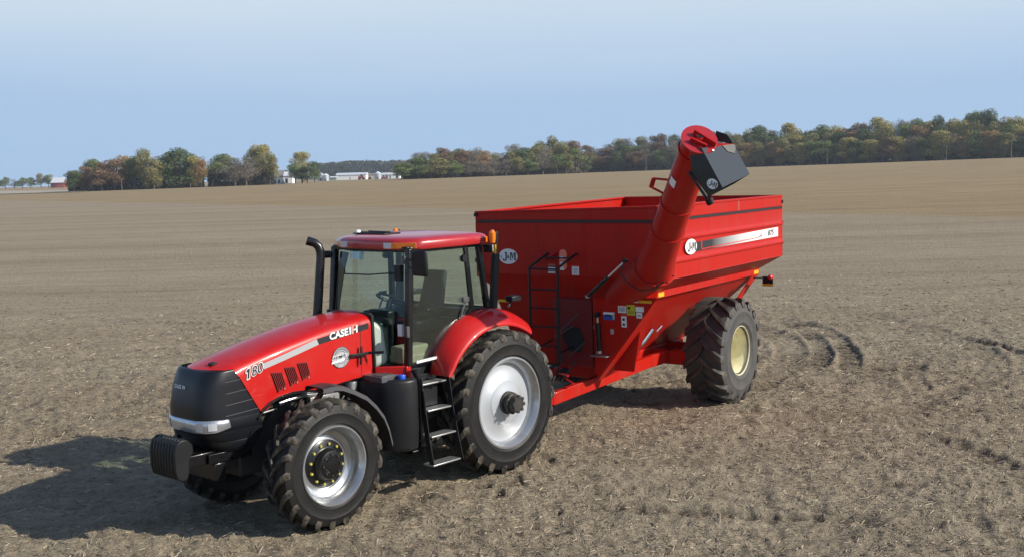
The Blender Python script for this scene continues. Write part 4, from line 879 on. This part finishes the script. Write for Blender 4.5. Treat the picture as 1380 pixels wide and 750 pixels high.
q0 = Vector(bB); q1 = Vector(bC); dd_ = (q1-q0).normalized(); nn = (Vector(fB)-Vector(bB)).normalized(); up_ = dd_.cross(nn).normalized()
if up_.dot(Vector((.5, .5, .7))) < 0: up_ = -up_
b = MB(); b.plate([(4.60, 3.555, 4.34), (4.60, 3.47, 4.465), (4.62, 3.33, 4.52), (4.64, 3.30, 4.40)], .012); b.build('spout_side_plate', blk, sph)
b = MB(); b.plate([q0+up_*.012-nn*.002, q0+up_*.012+nn*.20-dd_*.0, q0+up_*.012+nn*.17+dd_*.09, q0+up_*.012+nn*.07+dd_*.13, q0+up_*.012+dd_*.05], .006); b.build('spout_hinge_plate', blk, sph)
b = MB(); q = Vector(fD)+Vector((-.05, -.03, -.02)); b.tube([q, q+Vector((-.03, .02, -.07))], .05, 14); b.bar(Vector(fE)+Vector((0, -.03, 0)), Vector(fD)+Vector((0, -.03, -.02)), .03, .03); b.build('spout_actuator', blk, sph)
MB().tube([Vector(fB).lerp(Vector(bB), .25)+up_*.02+dd_*.06, Vector(fB).lerp(Vector(bB), .25)+up_*.035+dd_*.06], .012, 10).build('bolt', steel, sph)
fe1 = (Vector(fC)-Vector(fB)).normalized(); 
def flog(off):
    c0 = Vector(fC).lerp(Vector(fD), .45)+Vector((0, -.045, .10)); u = Vector((0, 1, -.45)).normalized(); v = Vector((0, .45, 1)).normalized()
    return lambda a, b_: c0+Vector((off, 0, 0))+u*a*.85+v*b_*.85
jm(sph, flog(.012), flog(.016), .09, .075)
# -- running gear of the cart
b = MB()
for s in (1, -1):
    b.bar((.35, s*.66, .82), (1.30, s*.62, .82), .10, .20)
    b.bar((1.26, s*.62, .82), (3.95, s*.30, .63), .10, .19)
    b.bar((3.90, s*.31, .635), (4.52, s*.06, .56), .10, .17)
b.bar((3.9, -.32, .63), (3.9, .32, .63), .10, .14)
b.build('tongue_frame', redc, K_, bevel=.008)
b = MB(); b.bar((4.45, 0, .56), (4.72, 0, .50), .10, .08); b.lathe([(.06, -.03), (.10, -.03), (.10, .03), (.06, .03), (.06, -.03)], 20, 'z', (4.72, 0, .50)); b.build('hitch_ring', iron, K_)
b = MB(); b.bar((.55, -1.25, .80), (.55, 1.25, .80), .26, .24); b.tube([(0, -1.1, .90), (0, 1.1, .90)], .07, 14)
for s in (1, -1): b.bar((.55, s*.98, .82), (0, s*.98, .90), .08, .22)
b.build('axle_beam', redc, K_, bevel=.01)
for s in (1, -1):
    MB().plate([(-1.88, s*1.31, 2.04), (-1.55, s*1.32, 2.04), (-.30, s*.93, .88), (-.50, s*.92, .88)], .02).build('hopper_leg', redc, K_)
# drive shaft, jack and hydraulic valves low at the front
b = MB(); b.tube([(4.6, 0, .72), (3.3, .05, .85)], .035, 10); b.tube([(3.3, .05, .85), (3.1, .05, .9)], .08, 14); b.build('drive_shaft', mat('guard_black', (.02, .02, .02), .5), K_)
b = MB(); b.tube([(3.45, .02, .78), (3.45, .02, 1.0)], .03, 8); b.tube([(3.38, -.1, .95), (3.52, .35, .92)], .02, 8); b.box((3.4, -.02, .9), (3.5, .08, 1.0)); b.tube([(3.4, .2, .86), (3.6, .5, .82)], .018, 8); b.build('valve_block', red, K_)
b = MB(); b.tube([(4.5, .1, .72), (4.1, .15, .9), (3.5, .2, .80), (3.2, .3, 1.1)], .013, 7); b.tube([(4.5, .05, .74), (4.0, .02, .95), (3.6, .12, .82), (3.25, .1, 1.2)], .013, 7); b.tube([(4.5, -.05, .72), (4.0, -.1, .85), (3.4, -.1, .9)], .013, 7); b.build('hydraulic_hose', hose, K_)
b = MB(); b.tube([(1.95, 1.02, 1.48), (2.05, .92, 1.30), (2.15, .74, 1.08)], .04, 10); b.tube([(1.7, 1.05, 1.50), (1.95, 1.08, 1.44)], .02, 8); b.tube([(2.2, .72, 1.02), (2.1, .70, 1.12)], .03, 8); b.build('gate_cylinder', chrome, K_)
# ladder on the front
b = MB()
for y, in ((-.33,), (.19,)):
    b.tube([(3.05, y+.09, 2.76), (3.07, y+.09, 2.77), (3.5, y, 2.575), (3.5, y, 2.50), (3.5, y, 1.06)], .020, 10)
    b.tube([(2.85, y, 1.35), (3.5, y, 1.25)], .015, 8)
ld = b.build('ladder', blk, K_)
for z in (2.56, 2.24, 1.95, 1.66, 1.36, 1.08): MB().tube([(3.5, -.33, z), (3.5, .19, z)], .014, 8).build('rung', blk, ld)
MB().tube([(3.22, -.28, 2.71), (3.22, .24, 2.71)], .014, 8).build('rung', blk, ld)
b = MB(); b.plate([(3.04, -.55, 2.80), (3.04, -.05, 2.80), (3.20, -.30, 2.62)], .006); b.build('step_bracket', redc, fpn)
# tail light on its bracket
b = MB(); b.bar((-1.30, 1.46, 2.02), (-1.80, 1.56, 1.97), .03, .03); tl = b.build('tail_light_bracket', blk, K_)
b = MB(); b.plate([(-1.62, 1.50, 2.02), (-1.62, 1.70, 2.02), (-1.62, 1.70, 1.84), (-1.62, 1.50, 1.84)], .02); b.build('lamp_board', blk, tl)
MB().plate([(-1.605, 1.505, 1.885), (-1.605, 1.695, 1.885), (-1.605, 1.695, 1.845), (-1.605, 1.505, 1.845)], .006).build('amber_reflector', yel2, tl)
MB().lathe([(.0005, .055), (.035, .045), (.05, .02), (.05, -.03)], 16, 'x', (-1.60, 1.655, 2.01)).build('tail_lamp', redlens, tl)
def cart_wheel(s):
    w = thing('cart_wheel', '', '', (0, s*1.385, .885)); del w['label']; del w['category']; w.parent = K_
    make_tyre(w, .918, .74, .405, 18, .078, -1, rubg, luggr, .084)
    R_ = MB().lathe([(.405, .29), (.44, .315), (.44, .335), (.425, .338), (.41, .315), (.40, .27), (.375, .22), (.372, .06), (.365, .0), (.33, -.04), (.25, -.06), (.16, -.06), (.0005, -.06)], 56)
    H_ = MB().lathe([(.16, -.06), (.15, -.01), (.10, .0), (.095, .08), (.07, .10), (.0005, .10)], 28)
    for q in (R_, H_):
        if s < 0: q.v = [(x, -y, z) for x, y, z in q.v]
    R_.build('rim', cream, w); H_.build('hub', cream, w)
for s in (1, -1): cart_wheel(s)

# ------------------------------------------------------------------ TREES
def leafmat(name, c1, c2):
    M = bpy.data.materials.new(name); M.use_nodes = True; nt = M.node_tree; b = nt.nodes['Principled BSDF']; b.inputs['Roughness'].default_value = .75; b.inputs['Specular IOR Level'].default_value = .2
    t = nt.nodes.new('ShaderNodeTexCoord'); n = nt.nodes.new('ShaderNodeTexNoise'); n.inputs['Scale'].default_value = .45; n.inputs['Detail'].default_value = 4; nt.links.new(t.outputs['Object'], n.inputs['Vector'])
    r = nt.nodes.new('ShaderNodeMapRange'); r.inputs['From Min'].default_value = .38; r.inputs['From Max'].default_value = .62; nt.links.new(n.outputs['Fac'], r.inputs['Value'])
    x = nt.nodes.new('ShaderNodeMix'); x.data_type = 'RGBA'; x.inputs['A'].default_value = (*c1, 1); x.inputs['B'].default_value = (*c2, 1); nt.links.new(r.outputs[0], x.inputs['Factor']); nt.links.new(x.outputs['Result'], b.inputs['Base Color'])
    return M
KINDS = {
    'green': (leafmat('green_leaves', (0.113, 0.163, 0.050), (0.200, 0.235, 0.080)), 'mid green'),
    'dark': (leafmat('dark_leaves', (0.072, 0.108, 0.046), (0.131, 0.159, 0.066)), 'dark green'),
    'olive': (leafmat('olive_leaves', (0.193, 0.186, 0.069), (0.276, 0.248, 0.099)), 'olive green'),
    'rust': (leafmat('rust_leaves', (.185, .118, .072), (.235, .155, .092)), 'rust brown'),
    'gold': (leafmat('golden_leaves', (.300, .268, .085), (.385, .325, .105)), 'yellow green'),
    'orange': (leafmat('orange_leaves', (.340, .200, .085), (.30, .215, .095)), 'orange'),
    'grey': (leafmat('sparse_grey_twigs', (0.193, 0.171, 0.132), (0.241, 0.207, 0.155)), 'grey brown thinning'),
}
bark = mat('bark', (.11, .095, .08), .9, noise=(2, .5, (.2, .18, .15)))
def tree_mesh(kind, seed, h=15, wd=9, low=.10, dens=1.0):
    R = np.random.default_rng(seed); b = MB()
    # trunk and limbs
    lean = (R.random(2)-.5)*.6
    b.tube([(0, 0, -.3), (lean[0]*.3, lean[1]*.3, h*.3), (lean[0], lean[1], h*.8)], [.28, .2, .06], 7)
    lobes = []
    nl = 15 if kind != 'grey' else 14
    for i in range(nl):
        z = h*(low+.14+(.80-low)*R.random()**.9); f = math.sin(PI*min(1, max(0, (z/h-low*.2)))**1.0)**.7
        a = R.random()*2*PI; rad = wd*.5*f*(.25+.55*R.random()); c = (rad*math.cos(a), rad*math.sin(a), z); rr_ = wd*(.16+.12*R.random())
        lobes.append((c, rr_)); b.tube([(lean[0]*.4, lean[1]*.4, max(h*.15, z*.55)), (c[0]*.6, c[1]*.6, z*.9), c], [.1, .06, .02], 5)
    lobes.append(((0, 0, h*.88), wd*.17)); lobes.append(((0, 0, h*.55), wd*.33))
    tr = b.build('trunk', bark, None)
    n = int((5600 if kind != 'grey' else 3800)*dens); V = np.zeros((n, 3, 3)); 
    W = np.array([l[1]**2 for l in lobes]); pick = R.choice(len(lobes), n, p=W/W.sum())
    for j in range(n):
        c, rr_ = lobes[pick[j]]; d = R.normal(size=3); d /= np.linalg.norm(d); q = np.array(c)+d*rr_*(.55+.5*R.random()**.7)*np.array([1, 1, .85])
        if q[2] < h*low*.6: q[2] = h*low*(.6+R.random())
        s_ = (.20+.24*R.random())*(1 if kind != 'grey' else .7); u = R.normal(size=3); u /= np.linalg.norm(u); w = np.cross(u, d+R.normal(size=3)*.5); w /= np.linalg.norm(w)+1e-9
        V[j] = [q-u*s_, q+u*s_*.8+w*s_*.5, q+w*s_]
    # make the leaf shells' normals roughly consistent with the lobe surface so that lobes shade as volumes
    me = bpy.data.meshes.new('crown'); me.vertices.add(3*n); me.vertices.foreach_set('co', V.reshape(-1).astype(np.float32)); me.loops.add(3*n); me.loops.foreach_set('vertex_index', np.arange(3*n, dtype=np.int32))
    me.polygons.add(n); me.polygons.foreach_set('loop_start', np.arange(0, 3*n, 3, dtype=np.int32)); me.polygons.foreach_set('loop_total', np.full(n, 3, np.int32)); me.update()
    me.materials.append(KINDS[kind][0])
    tm = tr.data; bpy.data.objects.remove(tr)
    return me, tm
PROT = {}
sd = 1
for kd in KINDS:
    PROT[kd] = []
    for v in range(3 if kd in ('green', 'olive', 'dark', 'grey') else 2):
        PROT[kd].append(tree_mesh(kd, sd, low=(.02 if v != 1 else .10))); sd += 1
TREES = []
def tree(kind, u, D, h, wdt, label, group=None, v=None, z=None, name='tree'):
    """u: photo column it was measured at, D: distance; h height, wdt crown width in metres"""
    x = (u-690)/1498.28*D; y = D; cm, tm = PROT[kind][v if v is not None else random.randrange(len(PROT[kind]))]
    o = thing(name, label, 'tree', (x, y, (tzf(x, y) if z is None else z)-.15), random.random()*6.28, group); o.scale = (wdt/9, wdt/9, h/15)
    c = bpy.data.objects.new('crown', cm); COL.objects.link(c); c.parent = o
    t = bpy.data.objects.new('trunk', tm); COL.objects.link(t); t.parent = o
    TREES.append(o); return o
random.seed(11)
# left grove (columns 95-283)
G1 = 'trees of the grove at the left of the field'
for k_, u, D, h, w_, lb in (
    ('dark', 106, 505, 10, 8, 'small dark tree at the left end of the grove'),
    ('rust', 120, 508, 12, 8, 'dark rust crown just in from the left end of the grove'),
    ('green', 134, 520, 15.5, 11, 'green crown showing above the rust trees near the left end of the grove'),
    ('rust', 143, 506, 13.5, 11, 'rust brown tree in the left half of the grove, beside the utility pole'),
    ('rust', 160, 508, 15.0, 11, 'broad rust brown tree behind the utility pole in the grove'),
    ('orange', 176, 522, 16.5, 8, 'tree with a tawny orange top standing in the middle of the grove'),
    ('green', 187, 512, 16, 10, 'green tree in the middle of the grove with rust trees to its left'),
    ('olive', 204, 506, 17.5, 10, 'tall pointed olive tree reaching above its neighbours in the middle of the grove'),
    ('olive', 213, 503, 13, 9, 'low pale olive tree fronting the middle of the left grove'),
    ('grey', 222, 512, 16, 10, 'thin greyish half bare tree right of the tall pointed olive tree'),
    ('green', 234, 510, 17, 10, 'green tree beside the tall round tree, grove right half'),
    ('dark', 250, 508, 18.5, 15, 'largest round dark green tree of the grove, near its right end'),
    ('green', 262, 512, 16.5, 9, 'green shoulder of foliage right of the largest round tree'),
    ('gold', 269, 505, 14, 7, 'yellow green tree next to the orange one at the right end of the grove'),
    ('orange', 277, 503, 12, 6.5, 'bright orange tree at the right end of the grove'),
    ('grey', 280, 515, 15, 6, 'bare twiggy tree top behind the bright orange tree')):
    tree(k_, u, D, h, w_*1.2, lb, G1)
G2 = 'trees of the clump beside the farmhouse'
for k_, u, D, h, w_, lb in (
    ('green', 294, 520, 12, 9, 'green tree at the left end of the clump beside the farmhouse'),
    ('green', 310, 530, 16, 13, 'rounded green tree behind the brown dome shaped tree'),
    ('grey', 322, 503, 13.5, 14, 'grey brown dome shaped tree at the front of the clump'),
    ('grey', 337, 506, 13.5, 12, 'grey brown tree right of the dome shaped one in the clump'),
    ('gold', 348, 528, 18, 8, 'tall yellow green tree rising behind the clump'),
    ('gold', 360, 524, 18.5, 9, 'tallest pale green tree of the clump, left of the farmhouse'),
    ('olive', 369, 514, 14.5, 9, 'olive tree at the right end of the clump, above the farmhouse roof')):
    tree(k_, u, D, h, w_*1.2, lb, G2)
tree('gold', 412, 560, 15.5, 12, 'lone green and yellow tree standing right of the farmhouse', v=0)
tree('green', 403, 552, 10.5, 10, 'shorter green tree joined to the left of the lone yellow tree')
tree('dark', 419, 550, 8, 11, 'low dark green tree filling the foot of the lone yellow tree')
tree('dark', 429, 558, 11, 8, 'small dark green tree just left of the grey grain bins')
tree('green', 391, 640, 8, 8, 'small far green tree peeping over the farmhouse roof')
# far line at the left
for u, h, k_, lb in ((2, 11, 'dark', 'far tree at the left edge of the photo'), (14, 13, 'green', 'far round tree second from the left edge'), (26, 10, 'grey', 'far low grey tree left of the gap'), (37, 12, 'green', 'far upright green tree in the distant left line'), (48, 12, 'green', 'far green tree left of the red barn tree'), (62, 15, 'olive', 'tallest far tree just left of the red barn'), (72, 14, 'green', 'far green tree touching the red barn'), (88, 11, 'dark', 'far tree top behind the red barn roof')):
    tree(k_, u, 1150, h, 13, lb, 'distant trees at the left edge')

# the long wood (columns 543-1380 and a little beyond)
def wood_top(u):   # photo row of the wood's outline
    return np.interp(u, [543, 560, 600, 620, 650, 668, 690, 720, 745, 765, 785, 800, 860, 880, 905, 1000, 1060, 1120, 1160, 1200, 1240, 1290, 1310, 1332, 1350, 1380, 1460],
                       [214, 211, 199, 197, 201, 207, 194, 196, 189, 188, 194, 198, 186, 182, 181, 176, 170, 169, 167, 163, 160, 158, 155, 154, 160, 162, 158])
def wood_base(u): return np.interp(u, [543, 600, 700, 785, 800, 930, 1100, 1250, 1380, 1460], [241, 240, 236.5, 232, 229, 228, 223, 219, 213.5, 211])
def wood_D(u): return np.interp(u, [543, 785, 800, 1100, 1460], [560, 600, 660, 600, 520])
def pal(u):
    if u < 610: return ['grey', 'olive', 'rust', 'green', 'grey']
    if u < 690: return ['rust', 'olive', 'olive', 'grey', 'green', 'grey', 'orange', 'green']
    if u < 790: return ['green', 'olive', 'dark', 'olive', 'rust', 'grey']
    if u < 1000: return ['grey', 'green', 'dark', 'olive', 'grey', 'rust']
    if u < 1150: return ['green', 'olive', 'gold', 'dark', 'orange', 'olive', 'gold', 'green']
    return ['olive', 'gold', 'green', 'grey', 'orange', 'dark', 'olive', 'gold', 'green', 'rust']
def place(u):
    for lim, s_ in ((600, 'at the left end of the wood'), (700, 'in the wood left of the cart'), (790, 'in the wood above the cart'), (905, 'just left of the auger'), (1110, 'just right of the auger'), (1250, 'in the right part of the wood'), (2000, 'at the far right of the wood')):
        if u < lim: return s_
random.seed(21)
def wood_row(us, back, hf, row, lowmul=1):
    for u in us:
        D = wood_D(u)+back; kd = random.choice(pal(u)); px = (wood_base(u)-wood_top(u))*hf*random.uniform(.84, 1.06)
        h = px*D/1498.28; wd_ = random.uniform(11, 15)
        x = (u-690)/1498.28*D; zb = 4.0564-(wood_base(u)-(252.04-.02761*u))*wood_D(u)/1498.28
        nm = {'front': 'front row tree', 'middle': 'middle row tree', 'back': 'tall back row tree'}[row]
        tree(kd, u, D, h, wd_, f'{KINDS[kd][1]} {nm} {place(u)}', f'{KINDS[kd][1]} {nm}s {place(u)}', z=zb)
def cols(a, b_, st):
    L = []; u = a
    while u < b_: L.append(u+random.uniform(-.3, .3)*st); u += st
    return L
wood_row(cols(550, 1530, 17), 0, .66, 'front')
wood_row(cols(556, 1530, 17), 14, .88, 'middle')
wood_row(cols(552, 1530, 15), 30, 1.03, 'back')
for u, kd, hf, lb in ((1330, 'dark', 1.12, 'tall rounded dark tree standing above the right end of the wood'), (1316, 'green', 1.08, 'green tree top left of the tall rounded dark tree, far right'), (775, 'rust', 1.08, 'tall rust brown tree top above the red cart, highest there'), (650, 'grey', 1.12, 'bare twiggy tree sticking out above the left part of the wood'), (1268, 'dark', 1.06, 'small dark tree top poking out of the wood left of the far utility pole'), (600, 'rust', 1.04, 'rust topped tree where the left end of the wood steps up')):
    D = wood_D(u)+22; zb = 4.0564-(wood_base(u)-(252.04-.02761*u))*wood_D(u)/1498.28; tree(kd, u, D, (wood_base(u)-wood_top(u))*hf*D/1498.28, 12, lb, z=zb)
# undergrowth and the inner mass of the wood
def thicket(name, label, fn_pts, m_, n, s0, cat='wood'):
    R = np.random.default_rng(5); P = fn_pts(R, n); V = np.zeros((n, 3, 3)); u = R.normal(size=(n, 3)); u /= np.linalg.norm(u, axis=1)[:, None]; w = np.cross(u, R.normal(size=(n, 3))); w /= np.linalg.norm(w, axis=1)[:, None]
    s_ = (s0*(.5+R.random(n)))[:, None]; V[:, 0] = P-u*s_; V[:, 1] = P+u*s_*.8+w*s_*.5; V[:, 2] = P+w*s_
    me = bpy.data.meshes.new(name); me.vertices.add(3*n); me.vertices.foreach_set('co', V.reshape(-1).astype(np.float32)); me.loops.add(3*n); me.loops.foreach_set('vertex_index', np.arange(3*n, dtype=np.int32)); me.polygons.add(n); me.polygons.foreach_set('loop_start', np.arange(0, 3*n, 3, dtype=np.int32)); me.polygons.foreach_set('loop_total', np.full(n, 3, np.int32)); me.update(); me.materials.append(m_)
    o = bpy.data.objects.new(name, me); COL.objects.link(o); o['kind'] = 'stuff'; tag(o, label, cat); return o
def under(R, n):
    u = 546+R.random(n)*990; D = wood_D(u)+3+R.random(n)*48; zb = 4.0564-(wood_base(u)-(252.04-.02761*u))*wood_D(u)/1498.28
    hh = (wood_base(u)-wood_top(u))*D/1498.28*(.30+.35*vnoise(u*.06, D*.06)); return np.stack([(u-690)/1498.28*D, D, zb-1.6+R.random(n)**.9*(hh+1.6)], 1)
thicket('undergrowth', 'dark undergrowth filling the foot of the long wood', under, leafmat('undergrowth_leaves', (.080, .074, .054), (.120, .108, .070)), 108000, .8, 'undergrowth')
def under2(R, n):
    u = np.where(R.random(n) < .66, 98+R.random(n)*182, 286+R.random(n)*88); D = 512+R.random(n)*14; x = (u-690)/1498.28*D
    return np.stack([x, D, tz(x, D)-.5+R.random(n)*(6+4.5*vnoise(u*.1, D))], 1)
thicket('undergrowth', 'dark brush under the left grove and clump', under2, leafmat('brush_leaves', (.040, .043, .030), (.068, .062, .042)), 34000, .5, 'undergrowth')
def farwood(R, n):
    u = 432+R.random(n)*130; D = 1500+R.random(n)*60; top = np.interp(u, [432, 480, 545, 565], [221, 218, 217, 216])+2*(vnoise(u*.25, u*0)-.5); bs_ = 241.
    z0 = 4.0564-(bs_-(252.04-.02761*u))*D/1498.28; return np.stack([(u-690)/1498.28*D, D, z0+R.random(n)*(bs_-top)*D/1498.28], 1)
thicket('far_wood', 'hazy blue green wood on the horizon behind the white farm sheds', farwood, leafmat('far_wood_leaves', (.035, .05, .03), (.07, .075, .035)), 16000, 1.6)

# ------------------------------------------------------------------ FARMSTEAD, POLES
def at(u, D, v=None):
    """ground point seen in photo column u at distance D, base seen at photo row v"""
    x = (u-690)/1498.28*D; z = tzf(x, D) if v is None else 4.0564-(v-(252.04-.02761*u))*D/1498.28; return (x, D, z)
fwhite = mat('white_farm_siding', (.80, .80, .80), .5, noise=(.6, .2, (.6, .6, .6))); froof = mat('white_metal_roof', (.72, .74, .77), .35, .2); fred = mat('barn_red', (.30, .06, .05), .8, noise=(.5, .3, (.2, .05, .04))); fdark = mat('dark_opening', (.03, .03, .035), .7); fgrey = mat('grey_roof', (.20, .19, .19), .8); fbin = mat('bin_metal', (.50, .54, .57), .4, .5)
def shed(name, label, u0, u1, D, vb, hw_, hr, dep, wall, roofm, cat='building', doors=()):
    a = at(u0, D, vb); bb = at(u1, D, vb); L = bb[0]-a[0]; o = thing(name, label, cat, (a[0], D, a[2]))
    MB().box((0, 0, -1), (L, dep, hw_)).build('wall', wall, o); b = MB()
    b.add([(-.4, -.5, hw_-.05), (L+.4, -.5, hw_-.05), (L+.4, dep/2, hw_+hr), (-.4, dep/2, hw_+hr), (-.4, dep+.5, hw_-.05), (L+.4, dep+.5, hw_-.05)], [(0, 1, 2, 3), (3, 2, 5, 4), (0, 3, 4), (1, 5, 2)]); b.build('roof', roofm, o, solid=.2, smooth=False)
    for x0, x1, z1 in doors: MB().box((L*x0, -.06, 0), (L*x1, -.02, z1)).build('door', fdark, o)
    return o
shed('machine_shed', 'long low white shed left of the grey bin on the horizon', 458, 498, 900, 243.0, 4.2, 1.6, 14, fwhite, froof, doors=((.45, .47, 2.4),))
shed('machine_shed', 'shorter white shed with dark bays at the left end of the long wood', 519, 543, 900, 242.0, 4.0, 1.5, 12, fwhite, froof, doors=((.22, .34, 3.2), (.44, .50, 3), (.80, .92, 3)))
shed('low_shed', 'low tan shed between the red machines', 498, 514, 915, 241.5, 3.8, 1.0, 8, mat('tan_siding', (.45, .38, .32), .7), fgrey)
shed('barn', 'small red barn with a white roof at the far left', 74.5, 92, 1130, 253.0, 5.0, 0, 12, fred, froof)
# barn roof: steep white pitch
a = at(76, 1125, 253); b = MB(); b.add([(a[0]-1, 1124, a[2]+5), (a[0]+12.5, 1124, a[2]+5), (a[0]+12.5, 1130, a[2]+10.2), (a[0]+.5, 1130, a[2]+10.2), (a[0]-1, 1136, a[2]+5), (a[0]+12.5, 1136, a[2]+5)], [(0, 1, 2, 3), (3, 2, 5, 4)]); br = b.build('roof', froof, None, solid=.2, smooth=False)
barn = [o for o in bpy.data.objects if o.name.startswith('barn')][0]; br.parent = barn; br.location = -barn.location
fh = shed('farmhouse', 'pale farmhouse with grey roof half hidden by the clump of trees', 371, 386, 590, 247.5, 3.6, 3.4, 9, fwhite, fgrey, 'house', doors=((.2, .4, 2.1), (.6, .75, 2)))
shed('white_garage', 'small white garage right of the farmhouse, by the lone tree', 388, 399, 585, 246.8, 3.8, 2.2, 7, fwhite, froof, doors=((.15, .45, 2.4),))
def gbin(u, D, vb, r, h, label):
    a = at(u, D, vb); o = thing('grain_bin', label, 'grain bin', (a[0], D, a[2]))
    MB().lathe([(r, -.8)]+[(r+(.04 if k % 2 else 0), k*h/10) for k in range(11)], 32, 'z').build('wall', fbin, o, ang=60); MB().lathe([(r+.15, h-.05), (.5, h+r*.5), (.4, h+r*.55), (.01, h+r*.58)], 32, 'z').build('roof', froof, o)
    MB().box((-.4, -r-.06, 0), (.4, -r+.02, 2)).build('door', fdark, o)
gbin(437.5, 840, 243.6, 2.6, 4.6, 'grey grain bin nearest the lone tree, left of its twin'); gbin(444, 835, 244.2, 2.5, 4.4, 'grey grain bin between its twin and the long white shed'); gbin(514, 860, 242, 2.7, 4.8, 'single grey grain bin between the two white sheds')
shed('lean_to', 'small green grey shed at the left end of the long white shed', 450, 458, 870, 243.6, 2.6, .8, 5, mat('green_siding', (.22, .32, .26), .7), froof)
def machine(u, D, vb, sz, label, nm, m_, cat):
    a = at(u, D, vb); o = thing(nm, label, cat, a); s = sz
    b = MB(); b.hexa([(-1.6*s, -1*s, .7*s), (1.4*s, -1*s, .7*s), (1.4*s, 1*s, .7*s), (-1.6*s, 1*s, .7*s), (-1.6*s, -1*s, 1.9*s), (.9*s, -1*s, 2.1*s), (.9*s, 1*s, 2.1*s), (-1.6*s, 1*s, 1.9*s)]); b.build('body', m_, o, bevel=.1)
    MB().hexa([(-.6*s, -.8*s, 1.9*s), (.7*s, -.8*s, 1.9*s), (.7*s, .8*s, 1.9*s), (-.6*s, .8*s, 1.9*s), (-.5*s, -.7*s, 2.9*s), (.5*s, -.7*s, 2.9*s), (.5*s, .7*s, 2.9*s), (-.5*s, .7*s, 2.9*s)]).build('cab', fdark, o, bevel=.1)
    for x in (-1.1*s, 1.0*s):
        for y in (-1*s, 1*s): MB().tube([(x, y-.2*s, .6*s), (x, y+.2*s, .6*s)], .62*s, 16).build('wheel', rub, o)
machine(492, 850, 242.6, 1.5, 'red harvester parked at the right end of the long white shed', 'combine_harvester', fred, 'harvester')
machine(521.5, 850, 241.8, 1.05, 'small red machine beside the single grey bin', 'farm_machine', fred, 'machine')
machine(503, 860, 242.2, .8, 'dark machine parked between the red harvester and the grey bin', 'farm_machine', fdark, 'machine')
machine(386.5, 560, 248.0, .55, 'tiny white pickup parked by the farmhouse', 'pickup', fwhite, 'pickup truck')
polem = mat('weathered_pole', (.20, .18, .155), .9, noise=(1, .5, (.13, .12, .10)))
def pole(u, D, vb, h, label, arm=True):
    a = at(u, D, vb); o = thing('utility_pole', label, 'utility pole', a); MB().tube([(0, 0, -.5), (0, 0, h)], [.13, .10], 10).build('post', polem, o)
    if arm: MB().bar((-1.1, 0, h-.5), (1.1, 0, h-.5), .12, .12).build('crossarm', polem, o); MB().tube([(.25, 0, h-1.9), (.25, 0, h-1.1)], .2, 10).build('insulator', greyed, o)
pole(170, 470, 258.0, 5.2, 'pale utility pole in front of the left grove', False)
pole(874, 560, 230.0, 7.8, 'utility pole in front of the wood, left of the auger'); pole(1117, 560, 223.0, 8.2, 'utility pole in front of the wood, right of the auger'); pole(1277, 520, 218.6, 7.8, 'pale utility pole near the right end of the wood'); pole(496, 820, 243, 9.5, 'thin pole beside the red harvester', False); pole(525, 820, 242, 12, 'thin tall pole behind the single bin', False); pole(1364, 520, 213.5, 8.5, 'utility pole at the extreme right of the wood')
# pale neighbouring field, its grassy verge and the road at the right
def sheet(name, pts, m_, dz, kind='structure', sub=24):
    P = [Vector((*p, 0)) for p in pts]; rows = []
    for i in range(sub+1):
        t = i/sub; a = P[0].lerp(P[1], t); c = P[3].lerp(P[2], t); rows.append([(lambda q: (q.x, q.y, tzf(q.x, q.y)+dz))(a.lerp(c, j/8)) for j in range(9)])
    o = MB().grid(rows).build(name, m_, None); o['kind'] = kind; return o
def gp(u, D): return ((u-690)/1498.28*D, D)
sheet('pale_field', [gp(-60, 560), gp(118, 480), gp(150, 600), gp(-60, 900)], mat('pale_tilled_soil', (.36, .30, .235), .95, noise=(.05, .5, (.30, .25, .19))), .22)
sheet('grass_verge', [gp(-60, 520), gp(118, 468), gp(122, 482), gp(-60, 562)], mat('verge_grass', (.17, .165, .085), .95, noise=(.2, .6, (.25, .21, .13))), .16)
sheet('grass_verge', [gp(120, 500), gp(400, 520), gp(400, 560), gp(120, 540)], bpy.data.materials['verge_grass'], .10)
sheet('gravel_road', [gp(1318, 520), gp(1480, 490), gp(1480, 500), gp(1318, 532)], mat('pale_gravel', (.46, .44, .42), .95, noise=(.3, .4, (.36, .34, .32))), .35)

# ------------------------------------------------------------------ air between the camera and the far trees
hz = MB(); hz.box((-1300, -60, -12), (1300, 1750, 44)); HM = bpy.data.materials.new('hazy_air'); HM.use_nodes = True; nt = HM.node_tree; nt.nodes.clear()
ho = nt.nodes.new('ShaderNodeOutputMaterial'); hv = nt.nodes.new('ShaderNodeVolumePrincipled'); hv.inputs['Color'].default_value = (.78, .87, 1, 1); hv.inputs['Density'].default_value = .00014; hv.inputs['Anisotropy'].default_value = .1
nt.links.new(hv.outputs[0], ho.inputs['Volume']); ho_ = hz.build('haze', HM, None, smooth=False); ho_['kind'] = 'stuff'
ho_['label'] = 'thin pale autumn haze over the fields'; ho_['category'] = 'haze'
